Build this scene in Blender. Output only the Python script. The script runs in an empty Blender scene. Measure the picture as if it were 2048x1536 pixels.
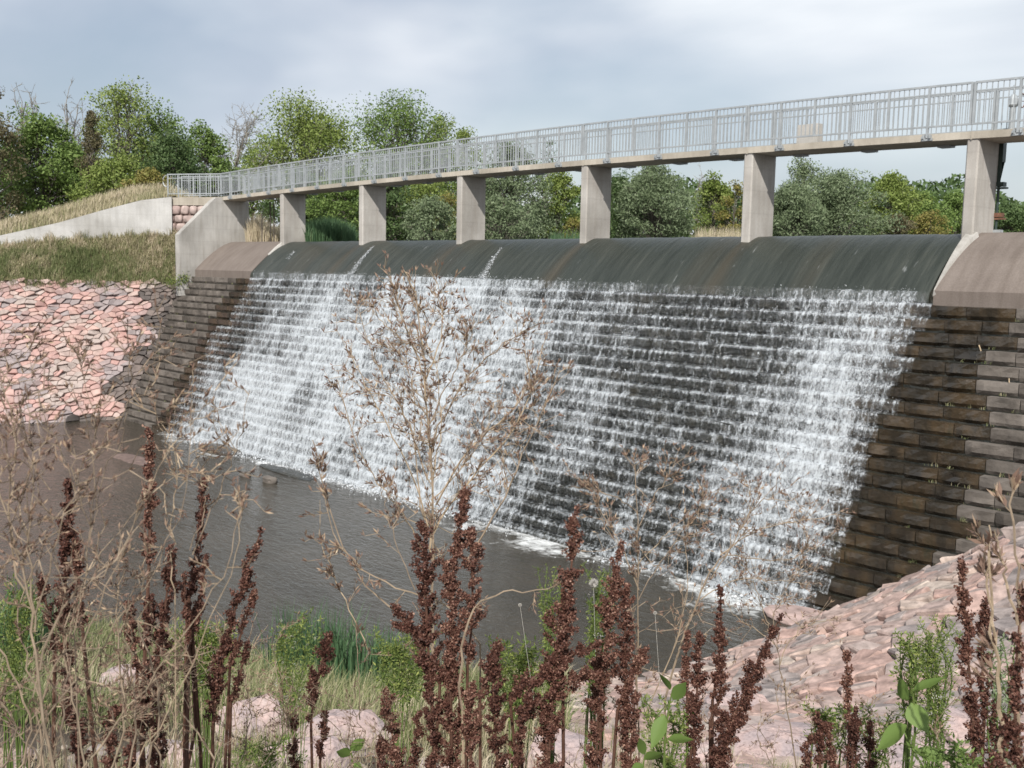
import bpy, math, random
import numpy as np
from mathutils import Matrix, Vector
scene = bpy.context.scene
COL = scene.collection
rng = np.random.default_rng(7)
random.seed(7)

# ------------------------------------------------------------------ camera
CAM = np.array([40.816, -24.371, -1.081]); YAW, PIT, ROLL, FPX = .808, .111, .020, 2040.2
Fw = np.array([-math.sin(YAW)*math.cos(PIT), math.cos(YAW)*math.cos(PIT), -math.sin(PIT)])
Rt0 = np.array([math.cos(YAW), math.sin(YAW), 0.]); Up0 = np.cross(Rt0, Fw)
Rt = Rt0*math.cos(ROLL)+Up0*math.sin(ROLL); Up = -Rt0*math.sin(ROLL)+Up0*math.cos(ROLL)
cd = bpy.data.cameras.new('camera'); cam = bpy.data.objects.new('camera', cd); COL.objects.link(cam)
cd.sensor_width = 36; cd.lens = FPX/2048*36; cd.clip_start = .05; cd.clip_end = 3000
m = Matrix.Identity(4)
for i in range(3):
    m[i][0] = Rt[i]; m[i][1] = Up[i]; m[i][2] = -Fw[i]; m[i][3] = CAM[i]
cam.matrix_world = m
cd.dof.use_dof = True; cd.dof.focus_distance = 3.6; cd.dof.aperture_fstop = 12.0
scene.camera = cam

# ------------------------------------------------------------------ light
SUN = np.array([.80, -1.0, 1.12]); SUN = SUN/np.linalg.norm(SUN)
EL = math.asin(SUN[2]); AZ = math.atan2(SUN[0], SUN[1])
sd = bpy.data.lights.new('sun', 'SUN'); sd.energy = 5.0; sd.angle = math.radians(.6); sd.color = (1, .95, .88)
so = bpy.data.objects.new('sun', sd); COL.objects.link(so)
so.rotation_euler = Vector(SUN).to_track_quat('Z', 'Y').to_euler(); so.location = (20, -40, 40)
scene.view_settings.view_transform = 'Standard'; scene.view_settings.look = 'None'
scene.view_settings.gamma = 1; scene.view_settings.exposure = .10
scene.view_settings.use_curve_mapping = False
w = bpy.data.worlds.new('World'); scene.world = w; w.use_nodes = True
nt = w.node_tree; nt.nodes.clear()
def wn(t, **k):
    n = nt.nodes.new(t)
    for a, b in k.items(): setattr(n, a, b)
    return n
out = wn('ShaderNodeOutputWorld'); bg = wn('ShaderNodeBackground'); bg.inputs[1].default_value = .088
sky = wn('ShaderNodeTexSky', sky_type='NISHITA', sun_disc=False, sun_elevation=EL, sun_rotation=AZ,
         air_density=1.2, dust_density=1.5, ozone_density=1.5)
tc = wn('ShaderNodeTexCoord'); mp = wn('ShaderNodeMapping'); mp.inputs['Rotation'].default_value = (0, 0, math.radians(35))
mp.inputs['Scale'].default_value = (1.0, 2.6, 5.0)
n1 = wn('ShaderNodeTexNoise'); n1.inputs['Scale'].default_value = 1.15; n1.inputs['Detail'].default_value = 7; n1.inputs['Roughness'].default_value = .5; n1.inputs['Distortion'].default_value = .35
r1 = wn('ShaderNodeValToRGB'); r1.color_ramp.elements[0].position = .36; r1.color_ramp.elements[1].position = .66
r1.color_ramp.elements[0].color = (.5, .5, .5, 1); r1.color_ramp.elements[1].color = (1, 1, 1, 1)
n2 = wn('ShaderNodeTexNoise'); n2.inputs['Scale'].default_value = .8; n2.inputs['Detail'].default_value = 4
r2 = wn('ShaderNodeValToRGB'); r2.color_ramp.elements[0].position = .40; r2.color_ramp.elements[1].position = .60
r2.color_ramp.elements[0].color = (6.0, 6.7, 7.9, 1); r2.color_ramp.elements[1].color = (11.4, 11.7, 12.0, 1)
mx = wn('ShaderNodeMix', data_type='RGBA')
L = nt.links.new
L(tc.outputs['Generated'], mp.inputs[0]); L(mp.outputs[0], n1.inputs[0]); L(mp.outputs[0], n2.inputs[0])
L(n1.outputs[0], r1.inputs[0]); L(n2.outputs[0], r2.inputs[0])
L(r1.outputs[0], mx.inputs['Factor']); L(sky.outputs[0], mx.inputs['A']); L(r2.outputs[0], mx.inputs['B'])
L(mx.outputs['Result'], bg.inputs[0]); L(bg.outputs[0], out.inputs[0])

# ------------------------------------------------------------------ helpers
def at(x, y, D): return CAM + (Fw + Rt*(x-1024)/FPX - Up*(y-768)/FPX)*D
def onY(x, y, Y):
    d = Fw + Rt*(x-1024)/FPX - Up*(y-768)/FPX; return CAM + d*(Y-CAM[1])/d[1]
def onX(x, y, X):
    d = Fw + Rt*(x-1024)/FPX - Up*(y-768)/FPX; return CAM + d*(X-CAM[0])/d[0]
def onZ(x, y, Z):
    d = Fw + Rt*(x-1024)/FPX - Up*(y-768)/FPX; return CAM + d*(Z-CAM[2])/d[2]
_P = np.random.default_rng(3).random((64, 64, 64)).astype(np.float32)
def vnoise(p):
    p = np.asarray(p, float); i = np.floor(p).astype(int); f = p-i; f = f*f*(3-2*f)
    r = 0
    for dx in (0, 1):
        for dy in (0, 1):
            for dz in (0, 1):
                wgt = (f[..., 0] if dx else 1-f[..., 0])*(f[..., 1] if dy else 1-f[..., 1])*(f[..., 2] if dz else 1-f[..., 2])
                r = r + wgt*_P[(i[..., 0]+dx) & 63, (i[..., 1]+dy) & 63, (i[..., 2]+dz) & 63]
    return r
def fbm(p, o=3):
    r = 0; a = .5
    for k in range(o): r = r + a*vnoise(np.asarray(p)*2**k+17.3*k); a *= .5
    return r/(1-.5**o)
def sstep(a, b, x):
    t = np.clip((x-a)/(b-a), 0, 1); return t*t*(3-2*t)

class MB:
    """collects vertices, faces and a per-vertex tint, then links them as one mesh object"""
    def __init__(s): s.V = []; s.F = []; s.T = []; s.n = 0; s.M = []
    def add(s, V, F, t=0.5, mi=0):
        V = np.asarray(V, float).reshape(-1, 3); F = np.asarray(F, int)
        s.V.append(V); s.F.append(F+s.n); s.n += len(V); s.M.append(np.full(len(F), mi))
        s.T.append(np.broadcast_to(np.asarray(t, float), (len(V),)).copy())
    def tris(s): return sum(len(f)*(f.shape[1]-2) for f in s.F)
    def mesh(s, name, mat, smooth=False):
        me = bpy.data.meshes.new(name)
        V = np.concatenate(s.V).astype(np.float32)
        lt = np.concatenate([np.full(len(f), f.shape[1]) for f in s.F]).astype(np.int32)
        li = np.concatenate([f.ravel() for f in s.F]).astype(np.int32)
        ls = np.concatenate([[0], np.cumsum(lt)[:-1]]).astype(np.int32)
        me.vertices.add(len(V)); me.vertices.foreach_set('co', V.ravel())
        me.loops.add(len(li)); me.loops.foreach_set('vertex_index', li)
        me.polygons.add(len(lt)); me.polygons.foreach_set('loop_start', ls); me.polygons.foreach_set('loop_total', lt)
        mats = mat if isinstance(mat, (list, tuple)) else [mat]
        if len(mats) > 1: me.polygons.foreach_set('material_index', np.concatenate(s.M).astype(np.int32))
        me.polygons.foreach_set('use_smooth', np.full(len(lt), smooth))
        me.update(calc_edges=True); me.validate()
        a = me.attributes.new('tint', 'FLOAT', 'POINT'); a.data.foreach_set('value', np.concatenate(s.T).astype(np.float32))
        for q in mats: me.materials.append(q)
        return me
    def build(s, name, mat, parent=None, smooth=False, **tags):
        o = bpy.data.objects.new(name, s.mesh(name, mat, smooth)); COL.objects.link(o)
        if parent is not None: o.parent = parent
        for k, v in tags.items(): o[k] = v
        return o
def empty(name, loc=(0, 0, 0), **tags):
    o = bpy.data.objects.new(name, None); COL.objects.link(o); o.empty_display_size = .2; o.location = loc
    for k, v in tags.items(): o[k] = v
    return o
BOXF = np.array([[0, 1, 3, 2], [4, 6, 7, 5], [0, 4, 5, 1], [2, 3, 7, 6], [0, 2, 6, 4], [1, 5, 7, 3]])
def box(mb, lo, hi, t=.5, mi=0):
    V = [[(lo, hi)[a][0], (lo, hi)[b][1], (lo, hi)[c][2]] for a in (0, 1) for b in (0, 1) for c in (0, 1)]
    mb.add(V, BOXF, t, mi)
def beam(mb, p, q, wy, wz, t=.5, up=(0, 0, 1)):
    p = np.array(p, float); q = np.array(q, float); d = (q-p)/np.linalg.norm(q-p)
    u = np.array(up, float); s = np.cross(d, u); s /= np.linalg.norm(s); u = np.cross(s, d)
    V = [e+s*a*wy/2+u*b*wz/2 for e in (p, q) for a in (-1, 1) for b in (-1, 1)]
    mb.add(V, BOXF, t)
def segs(mb, P0, P1, r0, r1, n=5, t=.5):
    """many tapered prisms at once"""
    P0 = np.asarray(P0, float).reshape(-1, 3); P1 = np.asarray(P1, float).reshape(-1, 3); N = len(P0)
    if N == 0: return
    r0 = np.broadcast_to(r0, (N,)); r1 = np.broadcast_to(r1, (N,))
    d = P1-P0; d /= np.linalg.norm(d, axis=1, keepdims=True)+1e-9
    a = np.where(np.abs(d[:, 2:3]) < .9, [[0, 0, 1.]], [[1., 0, 0]])
    u = np.cross(d, a); u /= np.linalg.norm(u, axis=1, keepdims=True); v = np.cross(d, u)
    an = np.arange(n)*2*np.pi/n; c = np.cos(an)[None, :, None]; s = np.sin(an)[None, :, None]
    ring = u[:, None]*c+v[:, None]*s
    V = np.concatenate([P0[:, None]+ring*r0[:, None, None], P1[:, None]+ring*r1[:, None, None]], 1).reshape(-1, 3)
    k = np.arange(n); f = np.stack([k, (k+1) % n, (k+1) % n+n, k+n], 1)
    Fc = (f[None]+np.arange(N)[:, None, None]*2*n).reshape(-1, 4)
    mb.add(V, Fc, np.repeat(np.broadcast_to(t, (N,)), 2*n))
def tube(mb, pts, r, n=6, t=.5):
    pts = np.asarray(pts, float); r = np.broadcast_to(r, (len(pts),)); K = len(pts)
    d = np.gradient(pts, axis=0); d /= np.linalg.norm(d, axis=1, keepdims=True)
    a = np.array([0, 0, 1.]) if abs(d[0, 2]) < .9 else np.array([1., 0, 0])
    u = np.cross(d, a); u /= np.linalg.norm(u, axis=1, keepdims=True)+1e-9; v = np.cross(d, u)
    an = np.arange(n)*2*np.pi/n
    V = (pts[:, None]+(u[:, None]*np.cos(an)[None, :, None]+v[:, None]*np.sin(an)[None, :, None])*r[:, None, None]).reshape(-1, 3)
    f = []
    for k in range(K-1):
        for j in range(n): f.append([k*n+j, k*n+(j+1) % n, (k+1)*n+(j+1) % n, (k+1)*n+j])
    mb.add(V, f, t)
def leaves(mb, P, size, asp=.5, t=.5, up=0.0, dirs=None, bend=.0):
    """rhombic leaf faces at points P, each with its own direction"""
    P = np.asarray(P, float); N = len(P)
    if N == 0: return
    d = rng.normal(size=(N, 3)) if dirs is None else np.asarray(dirs, float)
    d[:, 2] += up; d /= np.linalg.norm(d, axis=1, keepdims=True)+1e-9
    s = np.cross(d, rng.normal(size=(N, 3))); s /= np.linalg.norm(s, axis=1, keepdims=True)+1e-9
    size = np.broadcast_to(size, (N,))[:, None]
    nn = np.cross(d, s)
    V = np.stack([P-d*size*.5, P+s*size*asp*.5-d*size*.05+nn*size*bend, P+d*size*.5, P-s*size*asp*.5-d*size*.05+nn*size*bend], 1).reshape(-1, 3)
    mb.add(V, np.arange(4*N).reshape(N, 4), np.repeat(np.broadcast_to(t, (N,)), 4))
def grid(mb, P, t=.5, mi=0):
    """P: (a,b,3) lattice"""
    a, b = P.shape[:2]; i = np.arange(a*b).reshape(a, b)
    f = np.stack([i[:-1, :-1], i[1:, :-1], i[1:, 1:], i[:-1, 1:]], -1).reshape(-1, 4)
    mb.add(P.reshape(-1, 3), f, np.asarray(t).reshape(-1) if np.ndim(t) else t, mi)
def blades(mb, P, h, wd, lean=.35, t=.5, dirs=None):
    """grass blades: bent two-piece strips"""
    P = np.asarray(P, float); N = len(P)
    if N == 0: return
    h = np.broadcast_to(h, (N,))[:, None]; an = rng.random(N)*2*np.pi
    b = np.stack([np.cos(an), np.sin(an), 0*an], 1); s = np.stack([-np.sin(an+.6), np.cos(an+.6), 0*an], 1)*np.broadcast_to(wd, (N,))[:, None]/2
    ln = (rng.random(N)*lean*1.6)[:, None]
    z = np.array([[0, 0, 1.]])
    m1 = P+z*h*.55+b*h*ln*.3; tp = P+z*h*(1-.25*ln)+b*h*ln
    V = np.stack([P-s, P+s, m1+s*.8, m1-s*.8, tp], 1).reshape(-1, 3)
    o = (np.arange(N)*5)[:, None]
    tt = np.repeat(np.broadcast_to(t, (N,)), 5)
    mb.add(V, o+np.array([[0, 1, 2, 3]]), tt)
    base = mb.n-len(V)
    mb.F.append((o+np.array([[3, 2, 4]]))+base); mb.M.append(np.zeros(N))

# ------------------------------------------------------------------ materials
def newmat(name):
    m = bpy.data.materials.new(name); m.use_nodes = True
    t = m.node_tree; b = t.nodes['Principled BSDF']; return m, t, b
def node(t, ty, **k):
    n = t.nodes.new(ty)
    for a, v in k.items():
        if a in n.inputs: n.inputs[a].default_value = v
        else: setattr(n, a, v)
    return n
def ramp(t, src, stops):
    r = t.nodes.new('ShaderNodeValToRGB'); e = r.color_ramp.elements
    while len(e) < len(stops): e.new(.5)
    for k, (p, c) in enumerate(stops): e[k].position = p; e[k].color = (*c, 1)
    t.links.new(src, r.inputs[0]); return r.outputs[0]
def mixc(t, fac, a, b, mode='MIX'):
    m = t.nodes.new('ShaderNodeMix'); m.data_type = 'RGBA'; m.blend_type = mode
    for s, v in (('Factor', fac), ('A', a), ('B', b)):
        if hasattr(v, 'links'): t.links.new(v, m.inputs[s])
        else: m.inputs[s].default_value = v if s == 'Factor' else (*v, 1)
    return m.outputs['Result']
def noise(t, scale, detail=5, vec=None, rough=.55, mapscale=None, dist=0):
    n = node(t, 'ShaderNodeTexNoise'); n.inputs['Scale'].default_value = scale; n.inputs['Detail'].default_value = detail
    n.inputs['Roughness'].default_value = rough; n.inputs['Distortion'].default_value = dist
    g = t.nodes.new('ShaderNodeNewGeometry'); src = g.outputs['Position']
    if mapscale:
        mp = t.nodes.new('ShaderNodeMapping'); mp.inputs['Scale'].default_value = mapscale; t.links.new(src, mp.inputs[0]); src = mp.outputs[0]
    t.links.new(src, n.inputs['Vector']); return n.outputs[0]
def bump(t, b, h, strength=.4, dist=.02):
    n = t.nodes.new('ShaderNodeBump'); n.inputs['Strength'].default_value = strength; n.inputs['Distance'].default_value = dist
    t.links.new(h, n.inputs['Height']); t.links.new(n.outputs[0], b.inputs['Normal'])
def attr(t, name='tint'):
    a = t.nodes.new('ShaderNodeAttribute'); a.attribute_name = name; return a.outputs['Fac']
def tinted(name, stops, rough=.8, nscale=8, namp=.35, bs=.5, bd=.02, mapscale=None, spec=.3, detail=6):
    """colour from the piece's own tint, mottled by noise, with fine relief"""
    m, t, b = newmat(name)
    c = ramp(t, attr(t), stops)
    n = noise(t, nscale, detail, mapscale=mapscale)
    dk = ramp(t, n, [(.3, (1-namp,)*3), (.7, (1+namp*.4,)*3)])
    t.links.new(mixc(t, 1.0, c, dk, 'MULTIPLY'), b.inputs['Base Color'])
    b.inputs['Roughness'].default_value = rough; b.inputs['Specular IOR Level'].default_value = spec
    if bs: bump(t, b, noise(t, nscale*3, 6, mapscale=mapscale), bs, bd)
    return m
def foliage(name, stops, trans=.24, rough=.6):
    m, t, b = newmat(name)
    c = ramp(t, attr(t), stops); t.links.new(c, b.inputs['Base Color']); b.inputs['Roughness'].default_value = rough
    b.inputs['Specular IOR Level'].default_value = .25
    tr = t.nodes.new('ShaderNodeBsdfTranslucent'); t.links.new(c, tr.inputs[0])
    mx = t.nodes.new('ShaderNodeMixShader'); mx.inputs[0].default_value = trans
    t.links.new(b.outputs[0], mx.inputs[1]); t.links.new(tr.outputs[0], mx.inputs[2])
    t.links.new(mx.outputs[0], t.nodes['Material Output'].inputs[0]); return m

# pale cast concrete with rain streaks and form-board marks
def concrete(name, c0, c1, streak=(.62, .6, .56), rough=.85, sfac=.5):
    m, t, b = newmat(name)
    c = ramp(t, noise(t, 1.3, 8), [(.3, c0), (.7, c1)])
    st = ramp(t, noise(t, 3.0, 5, mapscale=(2.6, 2.6, .25)), [(.42, (1, 1, 1)), (.72, streak)])
    c = mixc(t, sfac, c, st, 'MULTIPLY')
    g = t.nodes.new('ShaderNodeNewGeometry'); sp = t.nodes.new('ShaderNodeSeparateXYZ'); t.links.new(g.outputs['Position'], sp.inputs[0])
    pp = node(t, 'ShaderNodeMath', operation='PINGPONG'); pp.inputs[1].default_value = .31; t.links.new(sp.outputs['Z'], pp.inputs[0])
    c = mixc(t, .2, c, ramp(t, pp.outputs[0], [(0, (.6,)*3), (.03, (1, 1, 1)), (1, (1, 1, 1))]), 'MULTIPLY')
    c = mixc(t, .8, c, ramp(t, noise(t, .55, 3, rough=.4), [(.38, (.74, .73, .71)), (.6, (1.08,)*3)]), 'MULTIPLY')
    fine = ramp(t, noise(t, 40, 3), [(.3, (.86,)*3), (.7, (1.06,)*3)])
    c = mixc(t, 1, c, fine, 'MULTIPLY')
    t.links.new(c, b.inputs['Base Color']); b.inputs['Roughness'].default_value = rough; b.inputs['Specular IOR Level'].default_value = .25
    bump(t, b, noise(t, 25, 6), .25, .01); return m
M_conc = concrete('pale_concrete', (.37, .362, .345), (.485, .472, .45))
M_white = concrete('light_wall_concrete', (.42, .415, .405), (.54, .535, .52), sfac=.35)
M_deck = concrete('deck_concrete', (.41, .375, .32), (.50, .46, .395), sfac=.4)
M_pier = concrete('pier_concrete', (.37, .352, .33), (.465, .448, .42), streak=(.66, .6, .54), sfac=.35)
# brown-grey apron concrete
m, t, b = newmat('apron_concrete'); M_apron = m
c = ramp(t, noise(t, .8, 8), [(.3, (.15, .125, .11)), (.7, (.20, .17, .15))])
c = mixc(t, .6, c, ramp(t, noise(t, 30, 4), [(.3, (.75,)*3), (.7, (1.15,)*3)]), 'MULTIPLY')
c = mixc(t, .7, c, ramp(t, noise(t, 2.2, 5, mapscale=(2.5, .3, .3)), [(.4, (1, 1, 1)), (.7, (.72, .7, .68))]), 'MULTIPLY')
t.links.new(c, b.inputs['Base Color']); b.inputs['Roughness'].default_value = .8; b.inputs['Specular IOR Level'].default_value = .25
bump(t, b, noise(t, 30, 5), .3, .01)
M_stepdry = tinted('dry_step_stone', [(0, (.105, .092, .08)), (.5, (.14, .123, .108)), (1, (.175, .155, .137))], .85, 2.2, .5, .8, .03)
m, t, b = newmat('wet_step_stone'); M_stepwet = m
c = ramp(t, noise(t, 1.4, 8, mapscale=(1.6, 1, .7)), [(.3, (.018, .016, .013)), (.48, (.036, .030, .022)), (.62, (.062, .045, .027)), (.75, (.032, .034, .023))])
c = mixc(t, .5, c, ramp(t, attr(t), [(0, (.5,)*3), (1, (1.3, 1.2, 1.1))]), 'MULTIPLY')
t.links.new(c, b.inputs['Base Color']); b.inputs['Roughness'].default_value = .22; b.inputs['Specular IOR Level'].default_value = .6
bump(t, b, noise(t, 9, 8), .8, .03)
m, t, b = newmat('soaked_dark_stone'); M_soaked = m
c = ramp(t, noise(t, 1.5, 8), [(.3, (.006, .008, .007)), (.55, (.02, .021, .017)), (.75, (.042, .038, .026))])
t.links.new(c, b.inputs['Base Color']); b.inputs['Roughness'].default_value = .28; bump(t, b, noise(t, 8, 8), 1.0, .05)
M_pink = tinted('pink_quartzite', [(0, (.29, .25, .25)), (.25, (.35, .30, .295)), (.42, (.42, .30, .28)), (.62, (.47, .295, .265)), (.8, (.49, .34, .30)), (1, (.43, .36, .33))], .8, 3.5, .28, .5, .03)
m, t, b = newmat('fractured_quartzite'); M_boulder = m
c = ramp(t, noise(t, 2.6, 6, dist=.5), [(.3, (.25, .215, .225)), (.45, (.36, .29, .285)), (.6, (.43, .32, .295)), (.72, (.47, .40, .37))])
c = mixc(t, .8, c, ramp(t, noise(t, 34, 4), [(.3, (.72,)*3), (.7, (1.12,)*3)]), 'MULTIPLY')
ck = noise(t, 4.2, 5, dist=1.6, rough=.45); c = mixc(t, .85, c, ramp(t, ck, [(.475, (1, 1, 1)), (.497, (.38, .34, .33)), (.515, (1, 1, 1))]), 'MULTIPLY')
t.links.new(c, b.inputs['Base Color']); b.inputs['Roughness'].default_value = .85; bump(t, b, noise(t, 12, 8, rough=.65), .9, .02)
M_bankpink = tinted('weathered_bank_quartzite', [(0, (.27, .235, .225)), (.25, (.33, .28, .26)), (.5, (.41, .31, .275)), (.75, (.43, .295, .255)), (1, (.44, .37, .32))], .85, 6, .5, .6, .02)
M_pinkpale = tinted('pale_pink_quartzite', [(0, (.27, .22, .215)), (.5, (.40, .30, .275)), (1, (.45, .37, .34))], .85, 4, .45, .5, .02)
M_dark = tinted('dark_slate_stone', [(0, (.075, .065, .062)), (.6, (.115, .10, .093)), (1, (.19, .155, .14))], .75, 3, .35, .6, .03)
M_grout = tinted('packed_rubble_bed', [(0, (.14, .10, .088)), (1, (.22, .16, .14))], .9, 6, .5, .6, .04)
M_soil = tinted('bank_soil', [(0, (.07, .055, .04)), (1, (.13, .10, .075))], .95, 5, .5, .6, .04)
M_grassy = tinted('dry_turf', [(0, (.10, .09, .045)), (1, (.16, .135, .075))], .95, 3, .5, .5, .04)
m, t, b = newmat('galvanised_steel'); M_steel = m
c = ramp(t, noise(t, 6, 4), [(.3, (.30, .325, .34)), (.7, (.40, .425, .44))])
t.links.new(c, b.inputs['Base Color']); b.inputs['Metallic'].default_value = .25; b.inputs['Roughness'].default_value = .5
m, t, b = newmat('rusty_iron'); M_rust = m
t.links.new(ramp(t, noise(t, 14, 4), [(.3, (.09, .04, .025)), (.7, (.2, .1, .06))]), b.inputs['Base Color']); b.inputs['Roughness'].default_value = .8
m, t, b = newmat('dark_green_paint'); M_green = m; b.inputs['Base Color'].default_value = (.02, .045, .035, 1); b.inputs['Roughness'].default_value = .5
t.links.new(ramp(t, noise(t, 9, 4), [(.3, (.012, .025, .02)), (.7, (.028, .05, .04))]), b.inputs['Base Color'])

# water sliding over the crest
m, t, b = newmat('sliding_water'); M_slide = m
st = noise(t, 2.0, 6, mapscale=(3.2, .22, .22), rough=.6)
c = ramp(t, st, [(.3, (.018, .023, .019)), (.55, (.034, .040, .034)), (.8, (.06, .065, .055))])
br = ramp(t, attr(t), [(0, (0, 0, 0)), (1, (1, 1, 1))])
c = mixc(t, br, c, (.06, .046, .028))
wh = ramp(t, noise(t, 5.0, 4, mapscale=(2.2, .35, .35), rough=.5), [(.70, (0, 0, 0)), (.80, (.35, .35, .35))])
c = mixc(t, wh, c, (.5, .52, .53))
t.links.new(c, b.inputs['Base Color']); b.inputs['Roughness'].default_value = .38; b.inputs['Specular IOR Level'].default_value = .32
bump(t, b, noise(t, 3.0, 6, mapscale=(4, .8, .8)), .8, .04)
# broken white water on the steps: lace of foam over clear film
m, t, b = newmat('tumbling_water'); M_fall = m
fa = noise(t, 1.0, 6, mapscale=(17.0, 10.0, 9.5), rough=.70, dist=.9); fb = noise(t, 1.0, 4, mapscale=(9.0, 3.0, 1.5), rough=.6, dist=.3)
mm = node(t, 'ShaderNodeMath', operation='MULTIPLY_ADD'); mm.inputs[1].default_value = .50; mm.inputs[2].default_value = -.09; t.links.new(fb, mm.inputs[0])
m3 = node(t, 'ShaderNodeMath', operation='MULTIPLY_ADD'); m3.inputs[1].default_value = .76; t.links.new(fa, m3.inputs[0]); t.links.new(mm.outputs[0], m3.inputs[2]); f1 = m3.outputs[0]
dens = attr(t)
ma = node(t, 'ShaderNodeMath', operation='ADD'); t.links.new(f1, ma.inputs[0]); t.links.new(dens, ma.inputs[1])
mask = ramp(t, ma.outputs[0], [(.94, (0, 0, 0)), (1.0, (1, 1, 1))])
r = [n for n in t.nodes if n.type == 'VALTORGB'][-1]
r.color_ramp.elements[0].position = .0; r.color_ramp.elements[1].position = 1.0
mr = node(t, 'ShaderNodeMapRange'); mr.inputs['From Min'].default_value = .83; mr.inputs['From Max'].default_value = 1.10
t.links.new(ma.outputs[0], mr.inputs['Value'])
b.inputs['Base Color'].default_value = (.47, .505, .535, 1); b.inputs['Roughness'].default_value = .5
bump(t, b, f1, .6, .04)
tr = t.nodes.new('ShaderNodeBsdfTransparent'); gl = t.nodes.new('ShaderNodeBsdfGlossy'); gl.inputs['Roughness'].default_value = .15
bp = t.nodes.new('ShaderNodeBump'); bp.inputs['Strength'].default_value = 1; bp.inputs['Distance'].default_value = .05; t.links.new(f1, bp.inputs['Height']); t.links.new(bp.outputs[0], gl.inputs['Normal'])
m1 = t.nodes.new('ShaderNodeMixShader'); mf = node(t, 'ShaderNodeMapRange'); mf.inputs['From Min'].default_value = .1; mf.inputs['From Max'].default_value = .45; mf.inputs['To Max'].default_value = .07; t.links.new(dens, mf.inputs['Value']); t.links.new(mf.outputs[0], m1.inputs[0]); t.links.new(tr.outputs[0], m1.inputs[1]); t.links.new(gl.outputs[0], m1.inputs[2])
m2 = t.nodes.new('ShaderNodeMixShader'); t.links.new(mr.outputs[0], m2.inputs[0]); t.links.new(m1.outputs[0], m2.inputs[1]); t.links.new(b.outputs[0], m2.inputs[2])
t.links.new(m2.outputs[0], t.nodes['Material Output'].inputs[0])
m, t, b = newmat('white_spray'); M_spray = m; b.inputs['Base Color'].default_value = (.56, .59, .62, 1); b.inputs['Roughness'].default_value = .4
# pool
m, t, b = newmat('brown_pool_water'); M_pool = m
b.inputs['Roughness'].default_value = .07; b.inputs['IOR'].default_value = 1.33
c = ramp(t, noise(t, .5, 4), [(.35, (.036, .032, .024)), (.65, (.054, .047, .036))])
fo = attr(t)
fn = noise(t, 3.5, 7, rough=.65, dist=.8)
ma = node(t, 'ShaderNodeMath', operation='ADD'); t.links.new(fn, ma.inputs[0]); t.links.new(fo, ma.inputs[1])
mr = node(t, 'ShaderNodeMapRange'); mr.inputs['From Min'].default_value = .90; mr.inputs['From Max'].default_value = 1.22
t.links.new(ma.outputs[0], mr.inputs['Value'])
c = mixc(t, mr.outputs[0], c, (.7, .72, .72)); t.links.new(c, b.inputs['Base Color'])
w1 = noise(t, 1.0, 4, mapscale=(2.0, 5.0, 1), rough=.6, dist=1.0); w2 = noise(t, 1.0, 2, mapscale=(9, 14, 1))
bb = t.nodes.new('ShaderNodeBump'); bb.inputs['Strength'].default_value = .6; bb.inputs['Distance'].default_value = .12; t.links.new(w1, bb.inputs['Height'])
b2 = t.nodes.new('ShaderNodeBump'); b2.inputs['Strength'].default_value = .45; b2.inputs['Distance'].default_value = .02; t.links.new(w2, b2.inputs['Height'])
t.links.new(bb.outputs[0], b2.inputs['Normal']); t.links.new(b2.outputs[0], b.inputs['Normal'])
m, t, b = newmat('lake_water'); M_lake = m; b.inputs['Base Color'].default_value = (.03, .035, .03, 1); b.inputs['Roughness'].default_value = .08
bump(t, b, noise(t, 3, 4), .3, .05)

# plants
M_leafA = foliage('leaf_green', [(0, (0.076, 0.127, 0.032)), (.5, (0.137, 0.208, 0.054)), (1, (0.234, 0.314, 0.101))])
M_leafB = foliage('leaf_yellow_green', [(0, (0.105, 0.149, 0.033)), (.5, (0.183, 0.241, 0.059)), (1, (0.295, 0.349, 0.111))])
M_leafD = foliage('leaf_dark_green', [(0, (0.045, 0.080, 0.029)), (.5, (0.083, 0.132, 0.047)), (1, (0.144, 0.204, 0.079))])
M_leafS = foliage('leaf_silver_green', [(0, (0.090, 0.127, 0.063)), (.5, (0.160, 0.208, 0.110)), (1, (0.275, 0.333, 0.206))])
M_leafO = foliage('leaf_autumn', [(0, (0.128, 0.144, 0.036)), (.5, (0.208, 0.200, 0.056)), (1, (0.304, 0.232, 0.080))])
M_leafR = foliage('leaf_rust_red', [(0, (0.096, 0.104, 0.048)), (.5, (0.136, 0.120, 0.064)), (1, (0.176, 0.144, 0.088))])
M_bark = tinted('bark', [(0, (.06, .05, .04)), (.5, (.13, .115, .095)), (1, (.3, .28, .25))], .9, 6, .4, .6, .03)
M_dock = foliage('dock_seed', [(0, (.04, .018, .014)), (.45, (.10, .042, .031)), (.8, (.175, .085, .062)), (1, (.32, .19, .14))], .15)
M_dockst = tinted('dock_stem', [(0, (.05, .025, .018)), (1, (.14, .07, .045))], .7, 30, .3, .3, .003)
M_straw = foliage('dry_straw', [(0, (.13, .08, .06)), (.35, (.22, .145, .11)), (.65, (.38, .28, .19)), (1, (.55, .45, .32))], .15)
M_stem = tinted('dry_stem', [(0, (.13, .10, .075)), (.5, (.29, .225, .16)), (1, (.5, .39, .25))], .7, 40, .35, .4, .002)
M_grass = foliage('grass_blade', [(0, (.11, .145, .055)), (.35, (.20, .225, .10)), (.6, (.36, .325, .20)), (1, (.56, .48, .36))])
M_reed = foliage('reed_blade', [(0, (.05, .11, .05)), (.6, (.10, .17, .08)), (1, (.3, .3, .15))])
M_weed = foliage('weed_green', [(0, (.06, .11, .03)), (.5, (.14, .19, .05)), (1, (.30, .33, .10))])
M_fluff = foliage('seed_fluff', [(0, (.5, .48, .44)), (1, (.75, .73, .7))], .4)

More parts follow.
